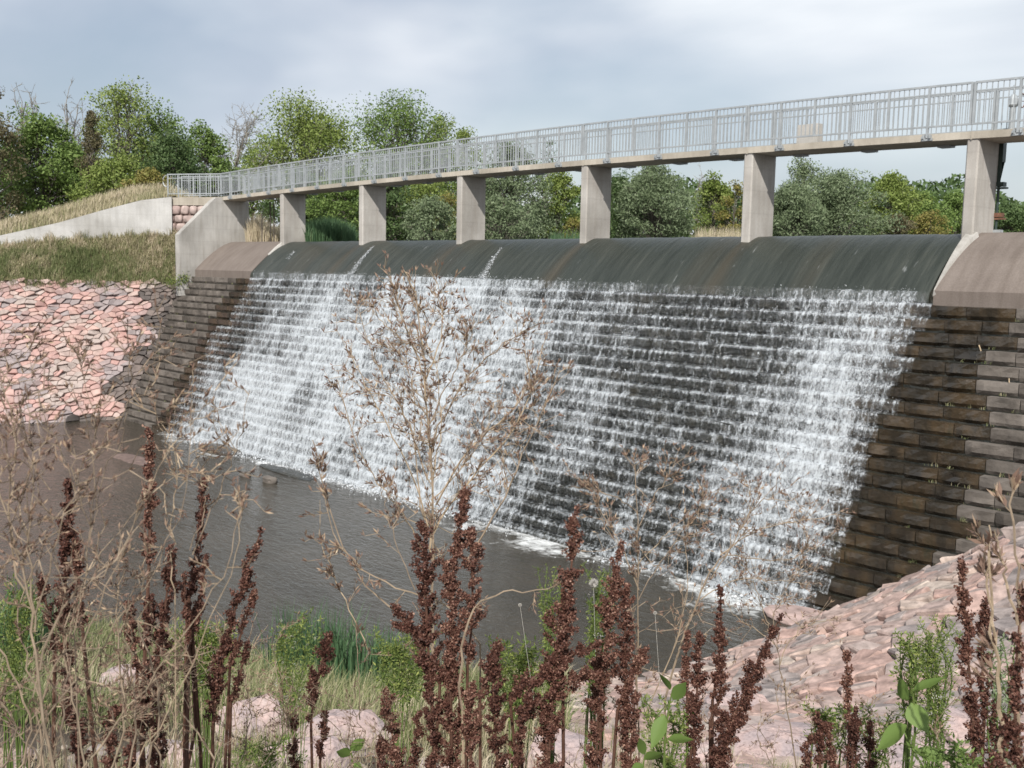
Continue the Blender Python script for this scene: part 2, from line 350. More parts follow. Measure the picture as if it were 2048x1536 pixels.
# ================================================================== STRUCTURE
WATER = -8.1; NC = 22; NOSE_Y = -1.5; NOSE_T = -1.38; NOSE_B = -1.68; RISE = .30; PITCH = .186
XL, XR = -8.5, 39.0
def front(k): return NOSE_Y-PITCH*(k+1)          # face of course k
def top(k): return NOSE_B-RISE*k
# far ground, lake, river bed
XS = np.array([-9, -11, -14]);
mb = MB()
P = np.array([[[-1500, 1.2+0, 0], [1500, 1.2, 0]], [[-1500, 1500, 0], [1500, 1500, 0]]], float)
P[..., 2] = -.05; grid(mb, P)
mb.build('reservoir_water', M_lake, kind='structure')
mb = MB()
gx = np.linspace(-1400, 1400, 90); gy = np.concatenate([np.linspace(38, 120, 40), np.linspace(140, 1400, 30)])
X, Y = np.meshgrid(gx, gy, indexing='ij'); Z = sstep(38, 60, Y+6*fbm(np.stack([X/30, Y/30, 0*X], -1)))*1.2-.4
grid(mb, np.stack([X, Y, Z], -1), .5); mb.build('far_shore', M_grassy, kind='structure')
# pool surface with foam hugging the toe
mb = MB()
gx = np.concatenate([np.linspace(-60, -9, 18), np.linspace(-8, 32, 200), np.linspace(33, 60, 10)])
gy = np.concatenate([np.linspace(-120, -26, 30), np.linspace(-25, -4.5, 130)])
X, Y = np.meshgrid(gx, gy, indexing='ij')
toe = front(NC-1)
d = (toe-Y); nn = fbm(np.stack([X*.8, Y*.8, 0*X], -1), 3); n5 = fbm(np.stack([X*.25+9, Y*.25, 0*X], -1), 2)
fo = np.clip(.56-(d/(.7+1.9*n5**2))*.42, 0, .56)*np.clip((X+1)/2, 0, 1)*np.clip((31.5-X)/2, 0, 1)*(.55+.9*nn)
fo = fo+.22*np.exp(-((d-1.2)/1.6)**2)*sstep(.45, .7, nn)*(X > -1)*(X < 31)
grid(mb, np.stack([X, Y, 0*X+WATER], -1), fo); mb.build('river_water', M_pool, kind='structure')
mb = MB(); box(mb, (-60, -120, WATER-1.6), (60, -3, WATER-1.4)); mb.build('river_bed', M_soil, kind='structure')

# ---------------- the dam
dam = empty('stepped_dam', label='long stepped stone dam with a rounded concrete crest and water tumbling down it', category='dam')
def ogee(n=26, lift=0.0):
    ys = np.linspace(1.6, NOSE_Y, n); s = np.clip((.55-ys)/2.05, 0, 1)
    z = -1.38*s**1.55
    return ys, z+lift
pier_x = [6.1*i for i in range(6)]
CL, CR = .15, 30.62     # wet reach
ys, zs = ogee()
def apron(name, x0, x1, lift, mat, dx=.6):
    mb = MB(); xs = np.linspace(x0, x1, max(3, int((x1-x0)/dx)))
    yy, zz = ogee(26, lift)
    prof = [(1.6, -3.0)]+list(zip(yy, zz))+[(NOSE_Y+.001, NOSE_B), (NOSE_Y+.6, NOSE_B)]
    P = np.array([[[x, a, c] for a, c in prof] for x in xs]); grid(mb, P, .5)
    for x, fl in ((x0, 0), (x1, 1)):
        V = [[x, a, c] for a, c in prof]; mb.add(V, [list(range(len(V)))])
    return mb.build(name, mat, dam)
apron('crest', CL, CR, -.06, M_soaked)
apron('apron', XL, CL, .03, M_apron); o = apron('apron', CR, XR, .03, M_apron)
# light concrete curbs at both ends of the wet reach
for xc, sg in ((CL, -1), (CR, 1)):
    mb = MB(); yy, zz = ogee(20); sel = (yy < .15) & ((yy > -.75) | (sg > 0)); yy = yy[sel]; zz = zz[sel]
    wd = np.linspace(.26, .04, len(yy))**1.0 if sg > 0 else np.full(len(yy), .10)
    hh = np.linspace(.17, .05, len(yy))
    P = []
    for k, (a, c) in enumerate(zip(yy, zz)):
        x1 = xc+wd[k]*(1 if sg > 0 else .6); x0 = xc-.02 if sg > 0 else xc-.04
        P.append([[x0, a, c-.1], [x0+.02, a, c+hh[k]], [x1-.03, a, c+hh[k]*.8], [x1+.02, a, c-.05]])
    grid(mb, np.array(P)); mb.add(P[-1], [[0, 1, 2, 3]]); mb.build('curb', M_conc, dam)

def stone_block(mb, x0, x1, yf, zt, dep, seed, t, rough=.035, rise=RISE):
    """rock-faced ashlar: lattice on the face, plain top and ends, joints left open"""
    j = .007; nx = max(3, int((x1-x0)/.13)); nz = 4
    xs = np.linspace(x0+j, x1-j, nx); zz = np.linspace(zt-rise+j*.6, zt, nz)
    X, Z = np.meshgrid(xs, zz, indexing='ij')
    nse = fbm(np.stack([X*2.6+seed, Z*5+seed*1.7, 0*X+seed], -1), 3)
    rec = .045*np.clip(1-(Z-zz[0])/.07, 0, 1)
    edge = np.minimum(np.minimum((X-xs[0]), (xs[-1]-X))/.06, 1)*np.clip((Z-zz[0])/.05, .0, 1)
    Yf = yf+.02-(nse-.25)*rough*2.2*np.clip(edge, 0, 1)+rec
    Zt = Z+(fbm(np.stack([X*1.7+seed, 0*X, 0*X+seed*3], -1), 2)-.5)*.05*(Z > zt-.01)
    grid(mb, np.stack([X, Yf, Zt], -1), t)
    # top and two ends
    P = np.stack([np.stack([xs, Yf[:, -1], Zt[:, -1]], -1), np.stack([xs, 0*xs+yf+dep, 0*xs+zt], -1)], 0); grid(mb, P, t)
    for c in (0, -1):
        mb.add([[xs[c], yf+dep, zt-rise], [xs[c], Yf[c, 0], zt-rise+j], [xs[c], Yf[c, -1], Zt[c, -1]], [xs[c], yf+dep, zt]], [[0, 1, 2, 3]], t)
def wetR(k): return 31.9+.75*fbm(np.array([[k*.55, 2., 5.]]), 2)[0]+.022*k      # wet stain limit on the right
def wetL(k): return .0-.35*fbm(np.array([[k*.5, 7., 1.]]), 2)[0]*2-.0*k
def bankR(z): return 30.5+(z-WATER)/.71           # near bank meets the face here
def bankL(z): return -4.2-(z-WATER)*.30
n_st = 0
core = MB(); mid = MB()
for k in range(NC):
    yf, zt = front(k), top(k)
    box(core, (XL, yf+.05, zt-RISE), (XR, 1.4, zt-.012), .5)
    # left dry and wet blocks, then right ones, each a part
    for lo, hi in ((max(bankL(zt-.3)-.5, XL), .9+.02*k), (29.2, min(bankR(zt)+.5, 35.0))):
        x = lo-random.random()*.5
        while x < hi:
            wdt = random.uniform(.55, 1.05) if lo > 10 else random.uniform(.7, 1.25); x1 = min(x+wdt, hi+.4)
            if x1-x < .2: break
            xm = (x+x1)/2
            wet = (wetL(k)-.7 < xm) if lo < 10 else (xm < wetR(k))
            mb = MB(); stone_block(mb, x, x1, yf+random.uniform(-.012, .012), zt, PITCH+.06, random.uniform(0, 40), random.random(), .04 if lo < 10 else .06)
            n_st += 1
            mb.build('stone', M_stepwet if wet else M_stepdry, dam)
            x = x1
    x = .9+.02*k+.4
    while x < 29.2:
        x1 = min(x+random.uniform(.6, 1.1), 29.25); stone_block(mid, x, x1, yf+random.uniform(-.02, .02), zt, PITCH+.06, random.uniform(0, 40), random.random(), .05); x = x1
core.build('masonry_core', M_soaked, dam)
mid.build('stone_courses', M_soaked, dam, kind='stuff')
print('dam stones', n_st)

# ---------------- water over the dam
mb = MB(); xs = np.arange(CL, CR+.01, .1); yy, zz = ogee(40, 0.0)
prof = list(zip(yy, zz))+[(NOSE_Y-.04, NOSE_T-.03), (NOSE_Y-.065, NOSE_T-.12), (NOSE_Y-.075, NOSE_B+.06)]
P = np.array([[[x, a, c] for a, c in prof] for x in xs])
nz = fbm(np.stack([P[..., 0]*2.5, P[..., 1]*.5, 0*P[..., 0]], -1), 3)
P[..., 2] += (nz-.5)*.03+.0
stain = np.zeros(P.shape[:2])
for i, px_ in enumerate(pier_x):
    if 0 < i < 5:
        dd = np.abs(P[..., 0]-px_-.14-.25*(nz-.5)); stain = np.maximum(stain, np.exp(-(dd/(.16+.10*(.4-P[..., 1]).clip(0)))**2)*(P[..., 1] < .2))
stain = np.maximum(stain, .45*sstep(.52, .75, fbm(np.stack([P[..., 0]*1.1+4, P[..., 1]*.12, 0*nz], -1), 3)))
grid(mb, P, stain*.5); mb.build('crest_water', M_slide, smooth=True, kind='structure')

def dens(X, k, nse):
    """how much white water the X position carries at course k (0..1)"""
    d = .22*np.ones_like(X)
    d += .70*sstep(1.0, 7.5-.22*k, X)*(1-sstep(17.0, 21.5, X))
    d += .36*sstep(25.8, 28.8, X)
    d -= .10*sstep(22, 23, X)*(1-sstep(25.5, 27, X))
    if k < 6: d = np.where(X < 10, d*(.68+.05*k), d)
    d += 1.1*(fbm(np.stack([X*.55+3, 0*X+k*.22, 0*X+1], -1), 3)-.5)+.55*(fbm(np.stack([X*2.6+3, 0*X+k*.35, 0*X+4], -1), 2)-.5)
    d += .5*(nse-.5)
    e = np.minimum(sstep(CL-.9+.03*k, CL+1.2, X+.5*(nse-.5)), 1-sstep(CR-.75, CR+.1, X+.8*(nse-.5)+.010*k))
    return np.clip(d, .02, 1)*e
xs = np.arange(-.9, 31.3, .09)
sheet = MB()
def drop_rows(k):
    if k < 0:
        return [(NOSE_Y+.05, NOSE_T+.03, -.5), (NOSE_Y-.06, NOSE_T-.02, .3), (NOSE_Y-.095, NOSE_T-.13, .6), (NOSE_Y-.12, NOSE_B+.02, .9)]
    f_, z_ = front(k), top(k)
    return [(f_+.17, z_+.05, .9), (f_+.05, z_+.045, .75), (f_-.02, z_+.035, 1.2), (f_-.045, z_-.005, 1.5), (f_-.065, z_-.06, .6), (f_-.09, z_-.15, .45), (f_-.115, z_-.27, .85)]
for k in range(-1, NC):
    rows = drop_rows(k); P = []; T = []
    base = fbm(np.stack([xs*1.6, 0*xs+k*3.3, 0*xs], -1), 3)
    for j, (a, c, wgt) in enumerate(rows):
        n1_ = fbm(np.stack([xs*4.0, 0*xs+k*1.3+j*.35, 0*xs+2], -1), 3)-.5
        P.append(np.stack([xs+.05*n1_, a+.07*n1_*(j > 0)-.02*(base-.5), c+.035*n1_*(j > 0)], -1))
        D = dens(xs, max(k, 0), base); eb = .4+1.3*fbm(np.stack([xs*1.3, 0*xs+k*2.3, 0*xs+6], -1), 2)
        if k < 0: D = D*.8+.12*(D > .02)
        T.append(np.where(D > .012, .275+.215*D+.12*(wgt-.75)*(1-.6*D)*np.where(wgt > 1, eb, 1), -.5))
    grid(sheet, np.array(P), np.array(T))
sheet.build('falling_water', M_fall, smooth=True, kind='structure')
# spray: small flecks thrown up along every step edge and landing
sp = MB(); ks = rng.integers(-1, NC, 420000); X = rng.uniform(-.6, 31.0, len(ks)); base = fbm(np.stack([X*1.6, ks*3.3, 0*X], -1), 3)
D = np.zeros(len(ks))
for k in range(-1, NC):
    s_ = ks == k; D[s_] = dens(X[s_], max(k, 0), base[s_])
lace = fbm(np.stack([X*7, ks*5.1, 0*X+rng.random(len(X))*.8], -1), 2)
keep = rng.random(len(ks)) < (D**1.5*.42+.02*(D > .02))*np.clip((lace-.3)*3.2, .1, 1)
X = X[keep]; k_ = ks[keep]; N = len(X)
u = rng.random(N)
yf = NOSE_Y-PITCH*(k_+1); zt = NOSE_B-RISE*k_
top_ = rng.random(N) < .45
Yp = np.where(top_, yf-.03+rng.normal(0, .035, N), yf-.06-.07*u+rng.normal(0, .02, N)); Zp = np.where(top_, zt+.03+np.abs(rng.normal(0, .035, N)), zt-u*.28)
sz = rng.gamma(2.0, .0052, N)+.005
dr = rng.normal(size=(N, 3))*np.array([.5, .4, 1.0])
leaves(sp, np.stack([X, Yp, Zp], 1), sz*1.5, .4, rng.random(N), dirs=dr)
# two narrow white plumes running down the crest below the second and third pier
for (a_, b_, n_) in (((748, 508, -.15), (700, 556, -1.62), 1500), ((1003, 516, -.3), (962, 556, -1.62), 1300), ((590, 520, -.5), (575, 535, -.95), 160)):
    p0 = onY(*a_); p1 = onY(*b_); u = rng.random(n_)**.7; q = p0+(p1-p0)*u[:, None]; wv = .02+.11*u**1.6
    q[:, 0] += rng.normal(0, 1, n_)*wv; s_ = np.clip((.55-q[:, 1])/2.05, 0, 1); q[:, 2] = -1.38*s_**1.55+.02+np.abs(rng.normal(0, .02+.05*u, n_))
    leaves(sp, q, rng.gamma(2., .009, n_)+.006, .4, .5, dirs=rng.normal(size=(n_, 3))*[.3, 1, .6])
# splash at the toe
N = 9000; X = rng.uniform(0, 30.8, N); base = fbm(np.stack([X*1.6, 0*X, 0*X], -1), 3); kk = rng.random(N) < dens(X, NC-1, base)*1.1
X = X[kk]; N = len(X); Yp = toe-np.abs(rng.normal(.1, .28, N)); Zp = WATER+np.abs(rng.normal(0, .05, N))
leaves(sp, np.stack([X, Yp, Zp], 1), rng.gamma(2.2, .014, N)+.01, .6, .5)
print('spray tris', sp.tris()); sp.build('water_spray', M_spray, kind='stuff')

# ---------------- footbridge
bridge = empty('footbridge', label='narrow concrete footbridge with grey metal railings crossing above the dam crest', category='bridge')
def camber(x): return .10-.155*((x-16.5)/16.5)**2
DB = 2.18; DTH = .165; DW = 1.18; RH = 1.10
x_end = -5.3; x_right = 39.5
mb = MB(); xs = np.linspace(x_end, x_right, 60)
P = []
for x in xs:
    z = DB+camber(x); P.append([[x, -.03, z], [x, -.03, z+DTH], [x, DW, z+DTH], [x, DW, z], [x, -.03, z]])
grid(mb, np.array(P)); mb.add(P[0][:4], [[3, 2, 1, 0]]); mb.add(P[-1][:4], [[0, 1, 2, 3]])
for x in pier_x:   # joint nibs
    box(mb, (x+.10, -.04, DB+camber(x)-.02), (x+.13, -.02, DB+camber(x)+DTH+.003))
mb.build('deck', M_deck, bridge)
def pier_mesh(x):
    """tapered chamfered blade whose foot follows the crest curve"""
    mb = MB(); z1 = DB+camber(x)-.003; th = .29
    ysn = np.linspace(.0, 1.16, 8); c = .035
    foot = -1.38*np.clip((.55-ysn)/2.05, 0, 1)**1.55-.08
    L_ = []; 
    x0, x1 = x-.002, x+th
    # outline bottom and top rings
    ring = [(x0+c, 0.), (x1-c, 0.)]+[(x1, max(y_, c)) for y_ in ysn]+[(x0, max(y_, c)) for y_ in ysn[::-1]]
    bot = [[a, b_, -1.38*max((.55-b_)/2.05, 0)**1.55-.09] for a, b_ in ring]; tp = [[a, b_, z1] for a, b_ in ring]
    n = len(ring); V = bot+tp
    mb.add(V, [[i, (i+1) % n, (i+1) % n+n, i+n] for i in range(n)]); mb.add(tp, [list(range(n))]); return mb
for i, x in enumerate(pier_x):
    pier_mesh(x).build('pier', M_pier, bridge)
pier_mesh(36.6).build('pier', M_pier, bridge)
# railings
def railing(name, y, stuffed):
    rail = bpy.data.objects.new(name, None); COL.objects.link(rail); rail.parent = bridge
    ends = [x_end]+[x+.12 for x in pier_x]+[36.72]
    bal = MB(); brk = MB()
    for a, b_ in zip(ends[:-1], ends[1:]):
        a0, b0 = a+.035, b_-.035
        for nm, hz, wv, wh in (('top_rail', RH, .048, .05), ('middle_rail', RH-.19, .028, .028), ('bottom_rail', .165, .04, .045)):
            q = MB(); nseg = 6; xx = np.linspace(a0, b0, nseg+1)
            for c in range(nseg):
                beam(q, (xx[c], y, DB+camber(xx[c])+DTH+hz), (xx[c+1], y, DB+camber(xx[c+1])+DTH+hz), wh, wv)
            q.build(nm, M_steel, rail)
        nb = 6; px_ = np.linspace(a0, b0, nb+1)
        for c, xx in enumerate(px_):
            z = DB+camber(xx)+DTH; q = MB(); legd = c in (1, 3, 5)
            beam(q, (xx, y+.0, z-.12 if legd else z+.145), (xx, y, z+RH+.012), .055, .06, up=(0, 1, 0))
            q.build('post', M_steel, rail)
            if legd:
                q = MB(); s = -1 if y < .5 else 1
                box(q, (xx-.13, y-.03, z-.16), (xx+.13, y+.03, z-.10)); box(q, (xx-.10, y-.04, z-.13), (xx-.05, y+.045, z-.02)); box(q, (xx+.05, y-.04, z-.13), (xx+.10, y+.045, z-.02))
                for bx in (-.09, .09): box(q, (xx+bx-.018, y+s*.03, z-.11), (xx+bx+.018, y+s*.085, z-.055))
                q.build('bracket', M_steel, rail)
                if y > .5:
                    q = MB(); box(q, (xx-.16, DW-.32, z-DTH-.05), (xx+.16, DW-.02, z-DTH+.0005-.003)); q.build('bracket', M_steel, rail)
        for c in range(nb):
            for j in range(1, 8):
                xx = px_[c]+(px_[c+1]-px_[c])*j/8; z = DB+camber(xx)+DTH
                beam(bal if (stuffed or xx > 34.2) else (q := MB()), (xx, y, z+.165), (xx, y, z+RH-.02), .019, .019, up=(0, 1, 0))
                if not (stuffed or xx > 34.2): q.build('baluster', M_steel, rail)
    bal.build('balusters', M_steel, rail, kind='stuff')
    return rail
railing('railing', -.075, False); railing('railing', DW+.045, True)
# approach walk bending off to the left bank, with its own railing
app = empty('approach_walk', label='short walkway with galvanised railing curving off the far left end of the bridge', category='walkway')
e0 = np.array([x_end-.02, -.03, DB+camber(x_end)]); e1 = np.array([-7.75, -1.62, DB+camber(x_end)-.02]); dv = (e1-e0)/np.linalg.norm(e1-e0); nv = np.array([-dv[1], dv[0], 0])*-1
f0 = np.array([x_end-.02, DW, DB+camber(x_end)]); f1 = e1+nv*1.25
mb = MB(); V = [e0, e1, f1, f0]; V = V+[v+np.array([0, 0, DTH]) for v in V]
mb.add(V, [[0, 1, 2, 3], [7, 6, 5, 4], [0, 4, 5, 1], [1, 5, 6, 2], [2, 6, 7, 3], [3, 7, 4, 0]]); mb.build('slab', M_deck, app)
for p0, p1 in ((e0, e1), (f0, f1)):
    q = MB()
    up = np.array([0, 0, 1.])
    for hz, s in ((RH, .05), (RH-.19, .028), (.165, .045)): beam(q, p0+up*(DTH+hz), p1+up*(DTH+hz), s, s)
    q.build('rail', M_steel, app)
    for c in range(6):
        q = MB(); pp = p0+(p1-p0)*c/5.0*.995+up*DTH; tube(q, [pp+up*(-.25 if c in (2, 4) else .02), pp+up*(RH+.01)], .03, 6); q.build('post', M_steel, app)
    q = MB(); N = 24
    for c in range(N): pp = p0+(p1-p0)*(c+.5)/N+up*DTH; segs(q, [pp+up*.165], [pp+up*(RH-.02)], .010, .010, 4)
    q.build('balusters', M_steel, app, kind='stuff')
    q = MB(); a = np.linspace(0, np.pi, 9); tube(q, [p1+dv*(.03+.22*math.sin(v))+up*(DTH+RH-.32+.28*math.cos(v)) for v in a], .022, 6); q.build('handrail_loop', M_steel, app)

# wing wall on the left end of the dam
def prism(mb, pts2, x0, x1, axis=0, t=.5):
    n = len(pts2); a = [[x0, p, q] for p, q in pts2]; b_ = [[x1, p, q] for p, q in pts2]
    mb.add(a+b_, [[i, (i+1) % n, (i+1) % n+n, i+n] for i in range(n)], t); mb.add(a, [list(range(n))[::-1]], t); mb.add(b_, [list(range(n))], t)
mb = MB(); prism(mb, [(-2.28, -2.6), (-2.28, .29), (-.38, 2.13), (-.05, 2.15), (1.38, 2.15), (1.38, -2.6)], -5.62, -5.2)
mb.build('wing_wall', M_conc, label='grey concrete wing wall with a sloping top at the left end of the dam', category='wall')
# white retaining wall running away along the bank
wp = [(-7.05, -1.75, 2.14, -.2), (-7.7, -3.0, 1.92, -.3), (-8.35, -4.6, 1.38, -.35), (-9.1, -6.4, .72, -.5), (-10.3, -9.2, -.1, -.8), (-11.6, -12.2, -.85, -1.4)]
mb = MB(); n_ = np.array([.88, -.47]); P = []
for x, y, zt_, zb in wp: P.append([[x, y, zb], [x, y, zt_], [x-n_[0]*.32, y-n_[1]*.32, zt_+.01], [x-n_[0]*.32, y-n_[1]*.32, zb]])
grid(mb, np.array(P)); mb.add(P[0], [[0, 1, 2, 3]]); mb.add(P[-1], [[3, 2, 1, 0]])
mb.build('retaining_wall', M_white, label='long white concrete retaining wall tapering down into the grass on the left bank', category='wall')
# masonry between the two walls, under the approach railing
mas = empty('rubble_wall', label='pink rubble masonry wall with concrete cap wedged between the two concrete walls', category='wall')
a0 = np.array([-5.45, -.30]); a1 = np.array([-7.55, -1.85]); dd = (a1-a0); Ls = np.linalg.norm(dd); dd /= Ls; nn2 = np.array([-dd[1], dd[0]]);
if nn2 @ (CAM[:2]-a0) < 0: nn2 = -nn2
def mpt(u, z, o=0): p = a0+dd*u+nn2*o; return [p[0], p[1], z]
mb = MB(); V = [mpt(0, -2.2, 0), mpt(Ls, -2.2, 0), mpt(Ls, 1.75, 0), mpt(0, 1.75, 0)]+[mpt(0, -2.2, -.8), mpt(Ls, -2.2, -.8), mpt(Ls, 1.75, -.8), mpt(0, 1.75, -.8)]
mb.add(V, [[0, 1, 2, 3], [7, 6, 5, 4], [1, 5, 6, 2], [3, 2, 6, 7], [0, 3, 7, 4], [0, 4, 5, 1]], .3); mb.build('core', M_grout, mas)
mb = MB(); V = [mpt(0, 1.75, .06), mpt(Ls, 1.75, .06), mpt(Ls, 2.12, .06), mpt(0, 2.12, .06)]+[mpt(0, 1.75, -.9), mpt(Ls, 1.75, -.9), mpt(Ls, 2.12, -.9), mpt(0, 2.12, -.9)]
mb.add(V, [[0, 1, 2, 3], [7, 6, 5, 4], [1, 5, 6, 2], [3, 2, 6, 7], [0, 3, 7, 4], [0, 4, 5, 1]], .3); mb.build('cap', M_deck, mas)
ICO = None
def ico(sub):
    me = bpy.data.meshes.new('tmp'); import bmesh
    bm = bmesh.new(); bmesh.ops.create_icosphere(bm, subdivisions=sub, radius=1); bm.to_mesh(me); bm.free()
    V = np.array([v.co[:] for v in me.vertices]); Fc = np.array([p.vertices[:] for p in me.polygons]); bpy.data.meshes.remove(me); return V, Fc
I2, I3, I4 = ico(2), ico(3), ico(4)
def rock(mb, c, size, seed, t=.5, I=None, amp=.45, R=None):
    V, Fc = I or I2; n = fbm(V*1.3+seed, 3)[:, None]; q = V*(1+amp*(n-.5)*2)
    q = np.sign(q)*np.abs(q)**.75
    if R is not None: q = (q*size)@R.T
    else: q = q*size
    mb.add(q+c, Fc, t)
z = 1.73
row = 0
while z > -2.1:
    u = -.1; hgt = random.uniform(.34, .44)
    while u < Ls:
        wv = random.uniform(.3, .62); mb = MB()
        V, Fc = I2; q = np.sign(V)*np.abs(V)**.5; n = fbm(V*1.4+z*3+u, 2)[:, None]; q = q*(1+.3*(n-.5))*np.array([wv*.5, .13, hgt*.5])
        p = np.array(mpt(u+wv/2, z-hgt/2, .0)); w_ = p+q[:, :1]*np.array([dd[0], dd[1], 0])+q[:, 1:2]*np.array([nn2[0], nn2[1], 0])+q[:, 2:]*np.array([0, 0, 1])
        mb.add(w_, Fc, random.uniform(.35, 1)); mb.build('stone', M_pinkpale, mas, smooth=True); u += wv+.03
    z -= hgt+.02

# ---------------- riprap made of separate slabs
def cells(u0, u1, v0, v1, s, jit=.75, seed=1):
    """irregular polygonal cells on a jittered lattice (each clipped against its neighbours)"""
    r = random.Random(seed); nu = int((u1-u0)/s)+3; nv = int((v1-v0)/s)+3
    pt = {(i, j): (u0+(i-1+.5*(j % 2)+r.uniform(-.5, .5)*jit)*s, v0+(j-1+r.uniform(-.5, .5)*jit)*s) for i in range(-2, nu+2) for j in range(-2, nv+2)}
    pt = {k: v for k, v in pt.items() if r.random() > .2}
    res = []
    for i in range(nu):
        for j in range(nv):
            if (i, j) not in pt: continue
            cx, cy = pt[(i, j)]
            poly = [(cx-s*1.6, cy-s*1.6), (cx+s*1.6, cy-s*1.6), (cx+s*1.6, cy+s*1.6), (cx-s*1.6, cy+s*1.6)]
            for a in (0, 1, -1, 2, -2):
                for b_ in (0, 1, -1, 2, -2):
                    if (a or b_) and (i+a, j+b_) in pt:
                        qx, qy = pt[(i+a, j+b_)]; mx_, my_ = (cx+qx)/2, (cy+qy)/2; nx_, ny_ = qx-cx, qy-cy
                        new = []
                        for k in range(len(poly)):
                            p, q = poly[k], poly[(k+1) % len(poly)]
                            dp = (p[0]-mx_)*nx_+(p[1]-my_)*ny_; dq = (q[0]-mx_)*nx_+(q[1]-my_)*ny_
                            if dp <= 0: new.append(p)
                            if (dp < 0) != (dq < 0) and dp != dq:
                                f = dp/(dp-dq); new.append((p[0]+(q[0]-p[0])*f, p[1]+(q[1]-p[1])*f))
                        poly = new
                        if len(poly) < 3: break
                if len(poly) < 3: break
            if len(poly) >= 3: res.append(((cx, cy), poly))
    return res
def slab(mb, ctr, poly, fmap, fnor, th, tilt, t, gap=.93, shingle=0.):
    n = len(poly); C2 = np.array(ctr); Pq = C2+(np.array(poly)-C2)*gap
    N = fnor(*ctr); base = np.array([fmap(*p) for p in Pq]); cm = base.mean(0)
    ax = np.array([random.gauss(0, 1), random.gauss(0, 1), random.gauss(0, 1)])*tilt
    hgt = th+(base-cm)@ax-shingle*(base-cm)[:, 2]
    up_ = base+N*hgt[:, None]; inn = cm+(up_-cm)*.86+N*(.02)
    V = np.concatenate([base-N*.12, up_-N*.02, inn]); k = np.arange(n)
    Fq = np.concatenate([np.stack([k, (k+1) % n, (k+1) % n+n, k+n], 1), np.stack([k+n, (k+1) % n+n, (k+1) % n+2*n, k+2*n], 1)])
    mb.add(V, Fq, t); mb.F.append(np.array([list(range(2*n, 3*n))])+mb.n-3*n); mb.M.append(np.zeros(1))
# left bank: ruled surface between its top edge and the shoreline; u runs along the bank, v down it
Tl = np.array([[-5.95, -1.2, -2.0], [-6.15, -2.2, -2.05], [-8.3, -8.6, -2.05], [-11.5, -18, -2.6], [-22, -40, -4.5]])
Sl = np.array([[-4.1, -4.9, -8.3], [-4.2, -5.75, -8.3], [-5.9, -11.4, -8.3], [-8.6, -21, -8.3], [-18, -44, -8.3]])
ul = np.array([0, 1.0, 7.6, 17.5, 41.])
def lmap(u, v):
    a = np.array([np.interp(u, ul, Tl[:, i]) for i in range(3)]); b_ = np.array([np.interp(u, ul, Sl[:, i]) for i in range(3)])
    f = v/6.6; p = a+(b_-a)*f
    p[0] -= .35*math.sin(min(max(f, 0), 1)*math.pi)*min(u/3, 1); p[2] -= .0; return p
def lnor(u, v):
    a = lmap(u+.05, v)-lmap(u-.05, v); b_ = lmap(u, v+.05)-lmap(u, v-.05); n = np.cross(b_, a); n /= np.linalg.norm(n)
    return n if n @ (CAM-lmap(u, v)) > 0 else -n
lb = empty('left_bank', kind='structure')
mb = MB(); P = np.array([[lmap(u, v)-lnor(u, v)*.05 for v in np.linspace(-.2, 6.8, 12)] for u in np.linspace(0, 40, 70)]); grid(mb, P, .5); mb.build('rubble_bed', M_grout, lb)
cl = cells(.3, 13, .0, 6.6*1.75, .33, seed=5); cl = [((c[0], c[1]/1.75), [(a, b_/1.75) for a, b_ in p]) for c, p in cl]; cl = [c for c in cl if .1 < c[0][0] < 14.5 and -.1 < c[0][1] < 6.6]
rest = MB(); cnt = 0
cl.sort(key=lambda c: c[0][0]); lim = 300
far = [c for c in cl]
for c, poly in far:
    u, v = c; dark = u < 1.5+.55*math.sin(v*1.7)+.35*math.sin(v*4.1) and v < 6.6
    dark = dark or v > 6.2
    th = random.uniform(.03, .15); tt = min(max(.62+1.1*(vnoise(np.array([u*.9, v*1.1, 3.]))-.5)+random.gauss(0, .22), 0), 1)
    if cnt < lim:
        mb = MB(); slab(mb, c, poly, lmap, lnor, th, .20, tt, .99, .18); mb.build('stone', M_dark if dark else M_pink, lb); cnt += 1
    else: slab(rest, c, poly, lmap, lnor, th, .20, tt, .99, .18)
rest.build('stones', M_pink, lb, kind='stuff')
print('left slabs', len(far))
# grass shelf and hill behind
mb = MB(); P = []
gu = [0, .5, 1.0, 3, 5, 7.6, 12, 17.5, 41]
wb = [(-5.7, -1.0, .1), (-6.4, -1.6, .25), (-7.1, -1.8, .30), (-8.4, -4.6, .12), (-9.2, -6.5, -.05), (-10.4, -9.3, -.42), (-12.2, -13.5, -1.1), (-15, -19, -1.8), (-26, -42, -3.5)]
for u, wv in zip(gu, wb):
    a = lmap(u, -.1); b_ = np.array(wv); P.append([a+(b_-a)*f+np.array([0, 0, .10*math.sin(f*3.14)]) for f in np.linspace(0, 1, 7)])
P = np.array(P); SH = P.copy(); grid(mb, P, .5); mb.build('grass_shelf', M_grassy, kind='structure')
mb = MB(); P = []
crest_ = [(-7.2, -1.5, 2.1), (-7.9, -3.0, 1.9), (-8.6, -4.6, 1.35), (-9.4, -6.4, .68), (-10.6, -9.2, -.15), (-12.0, -12.3, -.9), (-15, -19, -1.8), (-26, -42, -3.5)]
for k, (x, y, z_) in enumerate([(-7.6, 4.5, -1.2), (-7.4, 1.6, 1.2)]+crest_):
    r_ = []
    for s_ in (0, 1.5, 3, 5, 9, 16, 40, 120, 400):
        rise_ = .75*sstep(0, 4.5, s_)-0.6*sstep(9, 40, s_)
        r_.append([x-.9*s_+(-.2 if s_ else 0), y+.35*s_, z_*(1 if s_ < 10 else .6 if s_ < 30 else .3)+rise_+.1*math.sin(s_+k)])
    P.append(r_)
